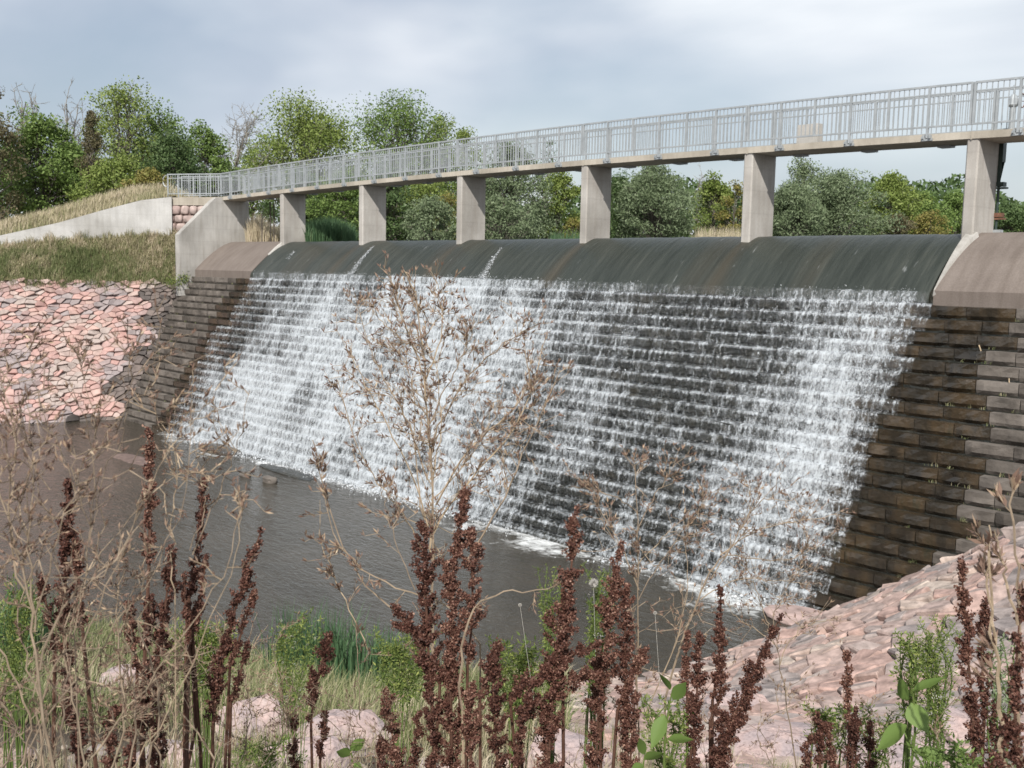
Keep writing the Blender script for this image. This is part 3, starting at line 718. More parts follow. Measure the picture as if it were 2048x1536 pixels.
HL = np.array(P); grid(mb, HL, .5); mb.build('grass_hill', M_grassy, kind='structure')

# ---------------- near bank (the camera stands on it)
SHX = np.array([[34.0, 3], [30.62, -5.2], [30.5, -8], [30.3, -11.0], [28.4, -12.9], [25.6, -15.2], [22.5, -16.4], [18.5, -18.6], [8, -27], [-10, -45], [-30, -70]])
def shore_d(x, y):
    x = np.asarray(x, float); y = np.asarray(y, float); best = np.full(x.shape, 1e9); sg = np.ones(x.shape)
    for k in range(len(SHX)-1):
        a, b_ = SHX[k], SHX[k+1]; e = b_-a; t_ = np.clip(((x-a[0])*e[0]+(y-a[1])*e[1])/(e@e), 0, 1)
        dx = x-a[0]-t_*e[0]; dy = y-a[1]-t_*e[1]; d_ = np.hypot(dx, dy); cr = e[0]*(y-a[1])-e[1]*(x-a[0])
        u_ = d_ < best; best = np.where(u_, d_, best); sg = np.where(u_, np.where(cr > 0, 1, -1), sg)
    return best*sg
def ground(x, y):
    d_ = shore_d(x, y); s_ = .71+(.335-.71)*sstep(-5.0, -14.0, -np.asarray(y)*-1.0)*0
    k = sstep(5.0, 14.0, -np.asarray(y, float)); s_ = .71*(1-k)+.335*k
    z_ = WATER+s_*d_
    lim_ = -2.35+.9*sstep(40, 60, np.asarray(x, float))
    z_ = np.where(z_ > lim_-1.0, lim_-1.0+1.0*np.tanh((z_-lim_+1.0)/1.0*.9), z_)
    return np.maximum(z_, WATER-1.2)
rb = empty('right_bank', kind='structure')
mb = MB(); gx = np.concatenate([np.linspace(-30, 14, 24), np.linspace(15, 46, 110), np.linspace(48, 120, 14)]); gy = np.concatenate([np.linspace(-110, -34, 20), np.linspace(-33, -1.3, 110)])
X, Y = np.meshgrid(gx, gy, indexing='ij'); Z = ground(X, Y)-.06+.10*(fbm(np.stack([X*.7, Y*.7, 0*X], -1), 3)-.5)
i = np.arange(X.size).reshape(X.shape); Fq = np.stack([i[:-1, :-1], i[1:, :-1], i[1:, 1:], i[:-1, 1:]], -1).reshape(-1, 4)
Pv = np.stack([X, Y, Z], -1).reshape(-1, 3); zz = Pv[Fq, 2].max(1); mb.add(Pv, Fq[zz > WATER-1.1]); mb.build('bank_soil', M_soil, rb)
def gmap(u, v): return np.array([u, v, float(ground(np.array(u), np.array(v)))])
def gnor(u, v):
    a = gmap(u+.1, v)-gmap(u-.1, v); b_ = gmap(u, v+.1)-gmap(u, v-.1); n = np.cross(a, b_); return n/np.linalg.norm(n)
cl = cells(30.0, 41.0, -17.5, -1.6, .30, seed=9)
ok = []
for c, poly in cl:
    d_ = float(shore_d(np.array(c[0]), np.array(c[1])))
    if d_ < -.3: continue
    P_ = gmap(*c)-CAM; dp = P_ @ Fw
    if dp < 5.0 or c[1] > -4.0+.0 and c[0] > 35: continue
    px_ = 1024+FPX*(P_@Rt)/dp
    if px_ < 1000 or px_ > 2350: continue
    if P_[2] > -1.0: continue
    ok.append((dp, c, poly, d_))
ok.sort(key=lambda q: q[0]); rest = MB(); cnt = 0
for dp, c, poly, d_ in ok:
    th = random.uniform(.01, .09); tt = min(max(.55+1.2*(vnoise(np.array([c[0]*.9, c[1]*1.1, 9.]))-.5)+random.gauss(0, .2), 0), 1); wetm = d_ < .35
    if cnt < 300:
        mb = MB(); slab(mb, c, poly, gmap, gnor, th, .14, tt, 1.0, .12); mb.build('stone', M_dark if wetm else M_bankpink, rb); cnt += 1
    else: slab(rest, c, poly, gmap, gnor, th, .14, tt, 1.0, .12)
if rest.n: rest.build('stones', M_bankpink, rb, kind='stuff')
print('right slabs', len(ok))
def hit(px_, py_):
    """where the sight line meets the near bank"""
    for D in np.concatenate([np.arange(1.2, 8, .05), np.arange(8, 40, .15)]):
        p = at(px_, py_, D)
        if p[2] < float(ground(np.array(p[0]), np.array(p[1]))): return p, D
    return None, None
# ================================================================== VEGETATION
def limb_path(p0, p1, n=5, wob=.08, sag=.0):
    t_ = np.linspace(0, 1, n)[:, None]; L_ = np.linalg.norm(p1-p0)
    q = p0+(p1-p0)*t_; q[1:-1] += rng.normal(0, wob*L_, (n-2, 3)); q[:, 2] += sag*L_*np.sin(t_[:, 0]*np.pi)
    return q
def tree(name, label, cat, base, H, W, mat, leaf=.22, nleaf=7000, clumps=40, bare=False, low=.12, twig=0, sparse=.0, tr=None, lean=(0, 0), asp=.6, droop=0., mat2=None, group='trees around the reservoir', narrow=1.0, crown_top=1.0):
    """trunk with limbs running to every clump of the crown; leaves scattered in the clumps"""
    base = np.array(base, float); root = empty(name, tuple(base), label=label, category=cat)
    if group: root['group'] = group
    tk = MB(); tr = tr or max(.06, H*.018)
    topp = np.array([lean[0], lean[1], H*.82])
    nT = 8; tp = limb_path(np.zeros(3)-[0, 0, .4], topp, nT, .018)
    rad = np.linspace(tr, tr*.18, nT); tube(tk, tp, rad, 7, .35)
    # clump centres over an egg-shaped crown, biased to the outside
    K = clumps if bare else int(clumps*1.5); C_ = []
    lob = [(rng.normal(0, W*.17), rng.normal(0, W*.17), rng.uniform(.55, .9), rng.uniform(.5, .8)) for _ in range(5)]
    while len(C_) < K:
        h = rng.uniform(low, 1)**.85; 
        if h < low: continue
        prof = math.sin(min(1, (h-low*.6)/(1-low*.6)*.93+.07)**.75*math.pi)**.6
        a = rng.uniform(0, 2*math.pi); r_ = W*.5*prof*math.sqrt(rng.uniform(.15, 1))*(.75+.35*math.sin(a*2+len(label))*rng.random())
        C_.append([math.cos(a)*r_*narrow+lean[0]*h, math.sin(a)*r_*narrow+lean[1]*h, h*H*crown_top*(.93+.07*math.cos(a*3+H))])
    C_ = np.array(C_); 
    P0, P1, R0, R1 = [], [], [], []
    for c in C_:
        hs = np.clip(c[2]/H-rng.uniform(.10, .32), .06, .8); j = hs*(nT-1); i0 = int(j); s0 = tp[i0]+(tp[min(i0+1, nT-1)]-tp[i0])*(j-i0)
        q = limb_path(s0, c, 5, .05, .04); rr = np.linspace(tr*.34*(1-hs*.7), tr*.06+.006, 5)
        P0 += list(q[:-1]); P1 += list(q[1:]); R0 += list(rr[:-1]); R1 += list(rr[1:])
        nt_ = 5 if not bare else 12
        for _ in range(nt_):
            k = rng.integers(1, 5); e = rng.normal(size=3); e[2] = abs(e[2])*1.1; e /= np.linalg.norm(e); ln = W*(.07 if not bare else .12)*rng.uniform(.5, 1.3)
            a = q[k]; b_ = a+e*ln; P0.append(a); P1.append(b_); R0.append(rr[-1]*.8); R1.append(.006)
            if bare:
                for _ in range(2):
                    e2 = e+rng.normal(size=3)*.5; e2 /= np.linalg.norm(e2); f_ = a+(b_-a)*rng.uniform(.3, 1); P0.append(f_); P1.append(f_+e2*ln*.55); R0.append(.012); R1.append(.005)
    segs(tk, P0, P1, np.array(R0)*1.25, np.array(R1)*1.25, 4, .85 if bare else .6)
    tk.build('trunk', M_bark, root)
    if nleaf:
        cr = MB(); leaf *= .82; n_ = int(nleaf*1.3); ci = rng.integers(0, K, n_); cs = (W*.056+H*.015)*rng.uniform(.55, 1.45, K)
        g = rng.normal(size=(n_, 3)); g *= np.minimum(1, 1.9/np.linalg.norm(g, axis=1, keepdims=True)); g = g*cs[ci][:, None]*np.array([1, 1, .72]); P = C_[ci]+g
        if sparse: P = P[fbm(P*1.3/max(W*.12, .4), 2) > sparse]; ci = ci[:len(P)]
        P = P[P[:, 2] > .05]; n_ = len(P)
        ct = rng.uniform(-.22, .22, K)[ci[:n_]] if n_ <= len(ci) else 0
        tt = np.clip(.5+ct+rng.normal(0, .17, n_), 0, 1)
        leaves(cr, P, leaf*rng.uniform(.6, 1.35, n_), asp, tt, up=-droop)
        cr.build('crown', mat, root)
    return root
def gz(x, y):     # ground level under the trees
    return .55 if y > 38 else (.0)
def T(px_, ytop, wpx, D, yb, name, label, cat, mat, **k):
    p = at(px_, yb, D); topz = at(px_, ytop, D)[2]; W = wpx*D/FPX*1.45
    b = p.copy(); H = topz-b[2]
    return tree(name, label, cat, b, H, W, mat, **k)
TR = 'tree'
# left bank wood, beyond the grass hill
T(-12, 165, 95, 62, 470, 'autumn_tree', 'rusty brown and green tree cut off by the left edge of the photo', TR, M_leafR, leaf=.2, nleaf=6000, clumps=26)
T(20, 300, 120, 72, 470, 'dark_tree', 'low blue-green tree at the far left behind the bright bushy one', TR, M_leafD, leaf=.24, nleaf=7000)
T(85, 222, 150, 66, 455, 'bushy_tree', 'rounded bright green bushy tree left of the two bare ones', TR, M_leafA, leaf=.24, nleaf=12000, clumps=60, low=.05)
T(60, 155, 90, 80, 450, 'bare_tree', 'thin leafless tree poking above the bright bushy tree', TR, M_leafA, bare=True, nleaf=0, clumps=12, low=.4)
T(140, 160, 100, 78, 450, 'bare_tree', 'pale leafless tree with many fine upright twigs', TR, M_leafA, bare=True, nleaf=0, clumps=18, low=.35)
T(187, 222, 42, 64, 440, 'red_cedar', 'narrow reddish brown pointed tree in the left wood', TR, M_leafR, leaf=.16, nleaf=4500, clumps=26, low=.1, narrow=.8)
T(160, 300, 120, 68, 445, 'bushy_tree', 'dense mid green tree below the pale leafless one', TR, M_leafA, leaf=.24, nleaf=9000, clumps=46, low=.04)
T(255, 150, 150, 74, 430, 'cottonwood_tree', 'tallest tree of the left wood with an open airy crown', TR, M_leafB, leaf=.22, nleaf=9000, clumps=40, low=.22, sparse=.36)
T(322, 205, 100, 76, 430, 'cottonwood_tree', 'airy tree with a small top tuft right of the tallest one', TR, M_leafA, leaf=.22, nleaf=7000, clumps=32, low=.2, sparse=.36)
T(345, 270, 120, 70, 425, 'dark_tree', 'dark green tree with a dense crown right of the yellow shrub', TR, M_leafD, leaf=.22, nleaf=9000, clumps=40, low=.08)
T(240, 320, 150, 62, 425, 'yellow_shrub', 'yellow-green shrub in front of the tallest left tree', 'shrub', M_leafB, leaf=.2, nleaf=9000, clumps=36, low=.03)
T(300, 338, 85, 58, 412, 'yellow_shrub', 'bright yellow shrub just left of the railing end', 'shrub', M_leafO, leaf=.17, nleaf=3800, clumps=20, low=.03)
T(405, 255, 110, 74, 420, 'leaning_tree', 'green tree on the right of the left wood, bare limbs beside it', TR, M_leafA, leaf=.22, nleaf=8500, clumps=36, low=.06, sparse=.3)
T(452, 215, 150, 76, 425, 'bare_tree', 'leafless spreading tree leaning right above the bridge end', TR, M_leafA, bare=True, nleaf=0, clumps=20, low=.3, lean=(1.2, 1.2))
T(440, 320, 90, 78, 425, 'dark_tree', 'small dark tree under the leaning leafless one', TR, M_leafD, leaf=.2, nleaf=4000, clumps=24, low=.1)
# behind the bridge
T(505, 300, 75, 88, 470, 'small_tree', 'small light green tree at the left foot of the big rounded tree', TR, M_leafA, leaf=.22, nleaf=5000, clumps=26, low=.2)
T(612, 212, 225, 84, 480, 'rounded_tree', 'big dense rounded yellow-green tree behind the left spans', TR, M_leafB, leaf=.24, nleaf=20000, clumps=80, low=.22)
T(790, 203, 225, 90, 480, 'cottonwood_tree', 'tall airy green tree behind the bridge, right of the dense rounded one', TR, M_leafA, leaf=.24, nleaf=15000, clumps=60, low=.2, sparse=.33)
T(880, 238, 150, 92, 480, 'cottonwood_tree', 'pale leaved airy tree joined to the tall airy one', TR, M_leafB, leaf=.24, nleaf=8000, clumps=40, low=.2, sparse=.36)
T(925, 250, 55, 94, 480, 'slim_tree', 'slim yellowish tree top showing above the railing', TR, M_leafB, leaf=.24, nleaf=2600, clumps=16, low=.3, sparse=.3)
T(535, 398, 50, 70, 480, 'cedar_tree', 'small dark conifer seen left of the first pier', TR, M_leafD, leaf=.14, nleaf=2600, clumps=18, low=.05)
T(605, 330, 90, 76, 482, 'dark_tree', 'dark green tree seen through the first open span', TR, M_leafD, leaf=.22, nleaf=7000, clumps=34, low=.03)
T(690, 345, 130, 74, 482, 'dark_tree', 'dark green tree behind the reeds and second pier', TR, M_leafA, leaf=.22, nleaf=9000, clumps=42, low=.03)
T(775, 340, 110, 72, 482, 'dark_tree', 'shady dark tree just right of the second pier', TR, M_leafD, leaf=.22, nleaf=8000, clumps=36, low=.03)
T(862, 400, 105, 58, 484, 'silver_bush', 'pale silver-leaved bush left of the third pier', 'bush', M_leafS, leaf=.16, nleaf=6500, clumps=34, low=.02)
T(845, 350, 120, 74, 482, 'autumn_shrub', 'green shrub turning orange behind the silver bush', 'shrub', M_leafB, leaf=.2, nleaf=6500, clumps=34, low=.02)
T(890, 385, 50, 64, 480, 'autumn_shrub', 'small orange tinged shrub touching the third pier', 'shrub', M_leafO, leaf=.15, nleaf=1500, clumps=14, low=.05)
T(1020, 292, 150, 66, 482, 'silver_tree', 'grey-green silver tree rising above the deck right of the third pier', TR, M_leafS, leaf=.19, nleaf=13000, clumps=56, low=.03)
T(955, 345, 90, 70, 482, 'silver_tree', 'dull green tree half hidden by the third pier', TR, M_leafD, leaf=.19, nleaf=6000, clumps=30, low=.03)
T(1000, 400, 120, 58, 484, 'silver_bush', 'low silver bush at the water edge right of the third pier', 'bush', M_leafS, leaf=.16, nleaf=6500, clumps=36, low=.02)
T(1092, 268, 60, 92, 480, 'bare_tree', 'small half bare tree behind the railing near the fourth pier', TR, M_leafD, leaf=.2, nleaf=900, clumps=12, low=.3, bare=True)
T(1112, 345, 90, 68, 482, 'yellow_shrub', 'yellow-green sapling left of the fourth pier', 'shrub', M_leafB, leaf=.2, nleaf=6500, clumps=32, low=.02)
T(1145, 440, 50, 56, 484, 'yellow_shrub', 'little yellow shrub at the foot of the fourth pier', 'shrub', M_leafO, leaf=.14, nleaf=1400, clumps=12, low=.02)
T(1235, 352, 110, 60, 484, 'silver_willow', 'dark silver willow touching the right of the fourth pier', TR, M_leafD, leaf=.2, nleaf=8000, clumps=38, low=.02, asp=.35)
T(1305, 335, 150, 58, 484, 'silver_willow', 'big feathery silver willow in the middle of the fourth span', TR, M_leafS, leaf=.24, nleaf=16000, clumps=70, low=.02, asp=.3)
T(1425, 352, 90, 66, 482, 'mixed_tree', 'mottled green tree left of the fifth pier', TR, M_leafB, leaf=.19, nleaf=7000, clumps=34, low=.03)
T(1395, 330, 60, 84, 480, 'bare_tree', 'thin bare tree tip above the mottled tree', TR, M_leafD, leaf=.2, nleaf=0, clumps=10, low=.3, bare=True)
T(1465, 365, 55, 64, 482, 'yellow_shrub', 'yellow shrub leaning on the left side of the fifth pier', 'shrub', M_leafO, leaf=.16, nleaf=3000, clumps=20, low=.02)
T(1600, 318, 90, 88, 480, 'grey_tree', 'airy grey tree top just under the deck right of the fifth pier', TR, M_leafS, leaf=.22, nleaf=3500, clumps=26, low=.4, sparse=.3)
T(1580, 372, 120, 58, 484, 'silver_willow', 'feathery silver willow touching the right of the fifth pier', TR, M_leafS, leaf=.24, nleaf=11000, clumps=52, low=.02, asp=.3)
T(1670, 348, 150, 60, 484, 'silver_willow', 'widest silver willow in the fifth span', TR, M_leafS, leaf=.24, nleaf=15000, clumps=66, low=.02, asp=.3)
T(1775, 350, 110, 70, 482, 'rounded_tree', 'rounded yellow-green tree right of the widest silver willow', TR, M_leafB, leaf=.2, nleaf=10000, clumps=46, low=.02)
T(1840, 385, 90, 74, 482, 'rounded_tree', 'lower green tree between the rounded one and the last pier', TR, M_leafA, leaf=.2, nleaf=7000, clumps=36, low=.02)
T(1858, 425, 80, 62, 484, 'orange_shrub', 'orange autumn shrub at the shore left of the last pier', 'shrub', M_leafO, leaf=.15, nleaf=3400, clumps=26, low=.02)
T(1905, 388, 90, 76, 482, 'dark_tree', 'green tree directly left of the last pier', TR, M_leafA, leaf=.2, nleaf=7000, clumps=34, low=.02)
T(1790, 430, 60, 60, 484, 'orange_shrub', 'small brownish shrub under the rounded yellow-green tree', 'shrub', M_leafR, leaf=.15, nleaf=2000, clumps=16, low=.02)
T(2015, 412, 90, 70, 482, 'dark_tree', 'low green tree right of the last pier', TR, M_leafD, leaf=.2, nleaf=7000, clumps=34, low=.02)
T(2075, 405, 110, 76, 482, 'dark_tree', 'green tree cut off by the right edge of the photo', TR, M_leafA, leaf=.2, nleaf=8000, clumps=36, low=.02)
T(2190, 390, 170, 80, 482, 'rounded_tree', 'broad tree outside the right edge of the view', TR, M_leafA, leaf=.26, nleaf=5000, clumps=36, low=.02)
# dense far wood behind everything
mb = MB(); N = 36000; px_ = rng.uniform(560, 2350, N); D = rng.uniform(92, 125, N)
tops = 378-26*np.sin(px_/90)+45*(fbm(np.stack([px_/60, 0*px_, 0*px_], -1), 3)-.5); yy = tops+(486-tops)*rng.random(N)**.8
Q = np.array([at(a, b_, d_) for a, b_, d_ in zip(px_, yy, D)]); leaves(mb, Q, .6*rng.uniform(.6, 1.3, N), .6, np.clip(rng.normal(.45, .2, N), 0, 1)); mb.build('far_wood', M_leafD, kind='stuff')

# reeds beyond the crest
def reedbed(label, x0, x1, ytop, D0, D1, mat, n, tint, h):
    P = []; hh = []
    for _ in range(n):
        u = random.random(); px_ = x0+(x1-x0)*u; D = random.uniform(D0, D1); p = at(px_, 487, D); yt = ytop(px_)+random.uniform(-6, 30)
        p[2] = -.25; P.append(p); hh.append(max(at(px_, yt, D)[2]-p[2], .25))
    mb = MB(); blades(mb, P, np.array(hh), .035, .22, np.clip(rng.normal(tint, .12, n), 0, 1)); return mb.build(label, mat, kind='stuff')
reedbed('dry_reeds', 492, 568, lambda x: 440-18*math.exp(-((x-515)/14)**2)+.15*(x-500), 49, 55, M_grass, 2600, .88, 1)
reedbed('green_reeds', 612, 712, lambda x: 432+.0018*(x-655)**2*6*.6, 46, 52, M_reed, 4200, .35, 1)
reedbed('dry_reeds', 1390, 1480, lambda x: 452, 50, 56, M_grass, 1500, .8, 1)
reedbed('green_reeds', 1100, 1160, lambda x: 462, 50, 56, M_reed, 800, .35, 1)
for x_, yt, nm in ((541, 405, 'thin dark stake nearest the first pier beyond the dry reeds'), (524, 428, 'short dark stake standing in the dry reeds'), (548, 408, 'second tall thin stake beside the first pier')):
    p = at(x_, 480, 48); mb = MB(); tube(mb, [[0, 0, -1], [0, 0, at(x_, yt, 48)[2]-p[2]]], .035, 6, .2); o = mb.build('stake', M_bark, label=nm, category='stake', group='stakes in the reeds'); o.location = p

# grass on the left shelf and hill
def on_lattice(P, n):
    a, b_ = P.shape[:2]; i = rng.integers(0, a-1, n); j = rng.integers(0, b_-1, n)
    ar = np.linalg.norm(np.cross(P[1:, :-1]-P[:-1, :-1], P[:-1, 1:]-P[:-1, :-1]), axis=-1); w_ = ar.ravel()/ar.sum()
    k = rng.choice(len(w_), n, p=w_); i = k//(b_-1); j = k % (b_-1); u = rng.random((n, 1)); v = rng.random((n, 1))
    return P[i, j]*(1-u)*(1-v)+P[i+1, j]*u*(1-v)+P[i, j+1]*(1-u)*v+P[i+1, j+1]*u*v
mb = MB(); Q = on_lattice(SH[:8], 36000); g = fbm(Q*.5, 3); g2 = fbm(Q*2.5+5, 2)
blades(mb, Q, rng.uniform(.10, .30, len(Q))*(1+.9*(g2 > .6)), .022, .5, np.clip(.26+.7*(g-.5)+.12*(Q[:, 2] > -.6)*1.6+.25*(fbm(Q*1.6+9, 2) > .62)+rng.normal(0, .12, len(Q))+.3*(rng.random(len(Q)) < .1), 0, 1)); mb.build('shelf_grass', M_grass, kind='stuff')
mb = MB(); Q = on_lattice(HL[:9, :6], 30000); g = fbm(Q*.4, 3)
blades(mb, Q, rng.uniform(.15, .5, len(Q)), .028, .4, np.clip(.66+.8*(g-.5)+rng.normal(0, .14, len(Q)), 0, 1)); mb.build('hill_grass', M_grass, kind='stuff')
# small plants against the walls
mb = MB(); P = np.array([onX(x_, y_, -5.25) for x_, y_ in ((366, 556), (370, 560), (362, 560), (340, 562), (352, 566))]); 
for p in P: leaves(mb, p+rng.normal(0, .14, (160, 3)), .09, .4, rng.random(160))
mb.build('wall_foot_weeds', M_weed, kind='stuff')

mb = MB(); lf = []
for _ in range(70):
    k = random.randint(1, NC-2); x = random.uniform(31.6, 34.4); lf.append([x, front(k)+.10, top(k)+.03])
for _ in range(26):
    k = random.randint(1, NC-2); x = random.uniform(-5, -.5); lf.append([x, front(k)+.10, top(k)+.03])
for p in lf:
    n_ = random.randint(3, 12); blades(mb, np.array(p)+rng.normal(0, .02, (n_, 3))*[2, 1, 0], rng.uniform(.03, .12, n_), .01, .7, np.clip(rng.normal(.4, .2, n_), 0, 1))
mb.build('joint_weeds', M_grass, kind='stuff')
mb = MB(); us = rng.uniform(.2, 12, 260); vs = rng.uniform(-.1, 6.2, 260)**1.0
for u, v in zip(us, vs):
    if fbm(np.array([[u*.8, v*.8, 1.]]), 2)[0] > .52 or v < .25:
        n_ = random.randint(5, 16); blades(mb, lmap(u, v)+lnor(u, v)*.05+rng.normal(0, .03, (n_, 3)), rng.uniform(.05, .18, n_), .012, .7, np.clip(rng.normal(.5, .25, n_), 0, 1))
for u in rng.uniform(.6, 14, 420):
    v = abs(rng.normal(0, .16))*(.4+1.6*vnoise(np.array([u*1.3, 2., 3.]))); n_ = random.randint(6, 16)
    blades(mb, lmap(u, v-.08)+lnor(u, v)*.06+rng.normal(0, .06, (n_, 3))*[1, 1, .3], rng.uniform(.10, .38, n_), .014, .9, np.clip(rng.normal(.35, .2, n_), 0, 1))
mb.build('riprap_weeds', M_grass, kind='stuff')
# sticks caught on the wet courses at the right
for (xa, ya, xb, yb, k_) in ((1848, 768, 1868, 745, 0), (1958, 690, 1966, 712, 1), (2018, 757, 2020, 772, 2), (1960, 922, 1956, 944, 3)):
    a = at(xa, ya, 18.9); b_ = at(xb, yb, 18.9); kk_ = [front(min(range(NC), key=lambda q: abs(top(q)-.15-p_[2])))-.06 for p_ in (a, b_)]
    a = onY(xa, ya, kk_[0]); b_ = onY(xb, yb, kk_[1]-.01); mb = MB(); tube(mb, [np.zeros(3), (b_-a)*.5+[0, -.02, .01], b_-a], .014, 5, .8)
    o = mb.build('stick', M_stem, label=('reddish stick lying across the wet courses near the white water', 'tan stick on the second dry course from the top right', 'short crooked stick at the right edge of the dry courses', 'upright pale stick between wet and dry courses, lower right')[k_], category='stick', group='sticks caught on the dam courses'); o.location = a
# ================================================================== FIXTURES ON THE BRIDGE
o = empty('control_cabinet', (pier_x[4]+1.1, DW-.30, DB+camber(25.5)+DTH), label='plain grey box cabinet standing on the bridge deck behind the railing', category='cabinet')
mb = MB(); box(mb, (-.02, 0, .0), (.62, .26, .62)); mb.build('housing', M_conc, o); 
mb = MB(); box(mb, (.04, -.012, .06), (.56, -.001, .56)); mb.build('door', M_conc, o)
g0 = np.array([pier_x[5]+.62, DW-.12, 0])
o = empty('gate_hoist', tuple(g0), label='slim grey gate hoist post by the last pier, its dark stem reaching the crest', category='gate hoist')
zd = DB+camber(30)+DTH
mb = MB(); tube(mb, [[0, -.1, zd], [0, -.1, zd+.66]], .07, 10); mb.build('pedestal', M_steel, o)
mb = MB(); tube(mb, [[0, -.1, zd+.62], [0, -.1, zd+.66], [0, -.1, zd+.80], [0, -.1, zd+.9]], [.09, .12, .10, .05], 10); mb.build('gearbox', M_steel, o)
mb = MB(); tube(mb, [[0, -.1, zd+.9], [0, -.1, zd+1.12]], .02, 8); mb.build('stem_cover', M_steel, o)
mb = MB(); a = np.linspace(0, 2*np.pi, 13); tube(mb, [[.20, -.1+.16*math.cos(v), zd+.74+.16*math.sin(v)] for v in a], .013, 5); segs(mb, [[.14, -.1, zd+.74]]*4, [[.20, -.1+.16*math.cos(v), zd+.74+.16*math.sin(v)] for v in (0, 1.57, 3.14, 4.71)], .008, .008, 5); mb.build('handwheel', M_rust, o)
sx_ = -.30
mb = MB(); tube(mb, [[sx_, .17, DB+.02], [sx_, .165, 1.1], [sx_, .17, -.1]], .035, 8); mb.build('stem', M_green, o)
mb = MB(); box(mb, (sx_-.06, .13, DB-.45), (sx_+.06, .32, DB+.0)); mb.add([[sx_-.05, .1, DB-.45], [sx_+.05, .1, DB-.45], [sx_+.05, .3, DB-.45], [sx_-.05, .3, DB-.45], [sx_-.05, .1, DB-.95], [sx_+.05, .1, DB-.95]], [[0, 3, 4, 4], [1, 5, 2, 2], [3, 2, 5, 4], [0, 4, 5, 1]]); mb.build('stem_bracket', M_green, o)
for zz_, c_ in ((1.15, M_green), (.42, M_rust), (.02, M_steel)):
    mb = MB(); box(mb, (sx_-.10, .08, zz_), (sx_+.14, .27, zz_+.10)); box(mb, (sx_-.05, .10, zz_-.06), (sx_+.20, .24, zz_-.02)); mb.build('stem_guide', c_, o)

# loose things in the pool
def ledge(label, cat, P, sz, seed, mat, name='rock'):
    mb = MB(); rock(mb, np.zeros(3), np.array(sz), seed, .5, I3, .5); o = mb.build(name, mat, smooth=False); o.location = P; o['label'] = label; o['category'] = cat; return o
ledge('brown flat ledge rock awash at the foot of the white water on the left', 'rock', onZ(440, 900, WATER+.02), (1.2, .6, .13), 3, M_stepwet)
ledge('small pale stone in the pool nearest the ledge', 'rock', onZ(540, 962, WATER+.03), (.30, .2, .16), 5, M_stepdry)
ledge('smallest pale stone left of its neighbour in the pool', 'rock', onZ(492, 950, WATER+.03), (.22, .16, .12), 8, M_stepdry)
ledge('long low dark ledge awash right of the brown ledge rock', 'rock', onZ(575, 945, WATER-.01), (1.8, .35, .06), 12, M_soaked)
ledge('dark ledge awash under the end of the white water', 'rock', onZ(520, 915, WATER-.01), (1.0, .35, .07), 15, M_soaked)
ledge('flat tan stone at the water line by the right foot of the dam', 'rock', onZ(1612, 1240, WATER+.02), (.9, .45, .16), 21, M_pinkpale)
ledge('flat pale mud bar just above the water on the left', 'mud bar', onZ(268, 920, WATER-.02), (1.25, .5, .07), 31, M_grout, 'mud_bar')
ledge('tiny pale mud patch left of the mud bar', 'mud bar', onZ(160, 916, WATER-.02), (.5, .25, .06), 33, M_grout, 'mud_bar')

# ================================================================== NEAR BANK COVER
GR = lambda x, y: ground(np.asarray(x, float), np.asarray(y, float))
def scatter(n, x0, x1, y0, y1, dmin, dmax, keep=None):
    """random points on the near bank inside a window of the view"""
    px_ = rng.uniform(x0, x1, n*3); D = dmin*(dmax/dmin)**rng.random(n*3)
    c = np.array([at(a, 900, d_) for a, d_ in zip(px_, D)]); z_ = GR(c[:, 0], c[:, 1]); sd_ = shore_d(c[:, 0], c[:, 1])
    ok_ = (sd_ > -.15); c[:, 2] = z_; c = c[ok_]; D = D[ok_]; sd_ = sd_[ok_]
    if keep is not None: k_ = keep(c, D, sd_); c = c[k_]
    return c[:n]
def stoneless(c):   # bare riprap stays mostly clear of cover
    d_ = c-CAM; dp = d_@Fw; px_ = 1024+FPX*(d_@Rt)/dp
    return px_
# shore grass, left and middle
c = scatter(26000, -80, 1150, 0, 0, 9, 24, lambda c, D, sd_: (fbm(c*.8, 2) > .36) & (sd_ < 11))
g = fbm(c*.6, 3); mb = MB(); blades(mb, c, rng.uniform(.12, .5, len(c)), .012, .5, np.clip(.42+1.6*(g-.5)+rng.normal(0, .2, len(c)), 0, 1)); mb.build('shore_grass', M_grass, kind='stuff')
c = scatter(26000, -150, 1500, 0, 0, 2.6, 10, lambda c, D, sd_: fbm(c*1.2, 2) > .38)
g = fbm(c*.9, 3); mb = MB(); blades(mb, c, rng.uniform(.06, .30, len(c)), .005, .6, np.clip(.62+1.2*(g-.5)+rng.normal(0, .2, len(c)), 0, 1)); mb.build('bank_grass', M_grass, kind='stuff')
c = scatter(14000, 1300, 2150, 0, 0, 3.0, 8, lambda c, D, sd_: (fbm(c*1.4, 2) > .47))
mb = MB(); blades(mb, c, rng.uniform(.04, .20, len(c)), .005, .6, np.clip(.45+rng.normal(0, .22, len(c)), 0, 1)); mb.build('bank_grass', M_grass, kind='stuff')
# dead twig litter on the rocks nearest the camera
c = scatter(10000, -150, 2150, 0, 0, 2.0, 5.5); N = len(c); a = rng.uniform(0, 6.28, N); ln = rng.uniform(.04, .22, N); e = np.stack([np.cos(a), np.sin(a), rng.uniform(.0, 1.0, N)], 1); e /= np.linalg.norm(e, axis=1, keepdims=True)
mb = MB(); c[:, 2] += rng.uniform(0, .10, N); segs(mb, c, c+e*ln[:, None], .0018, .001, 3, rng.random(N)); mb.build('twig_litter', M_stem, kind='stuff')

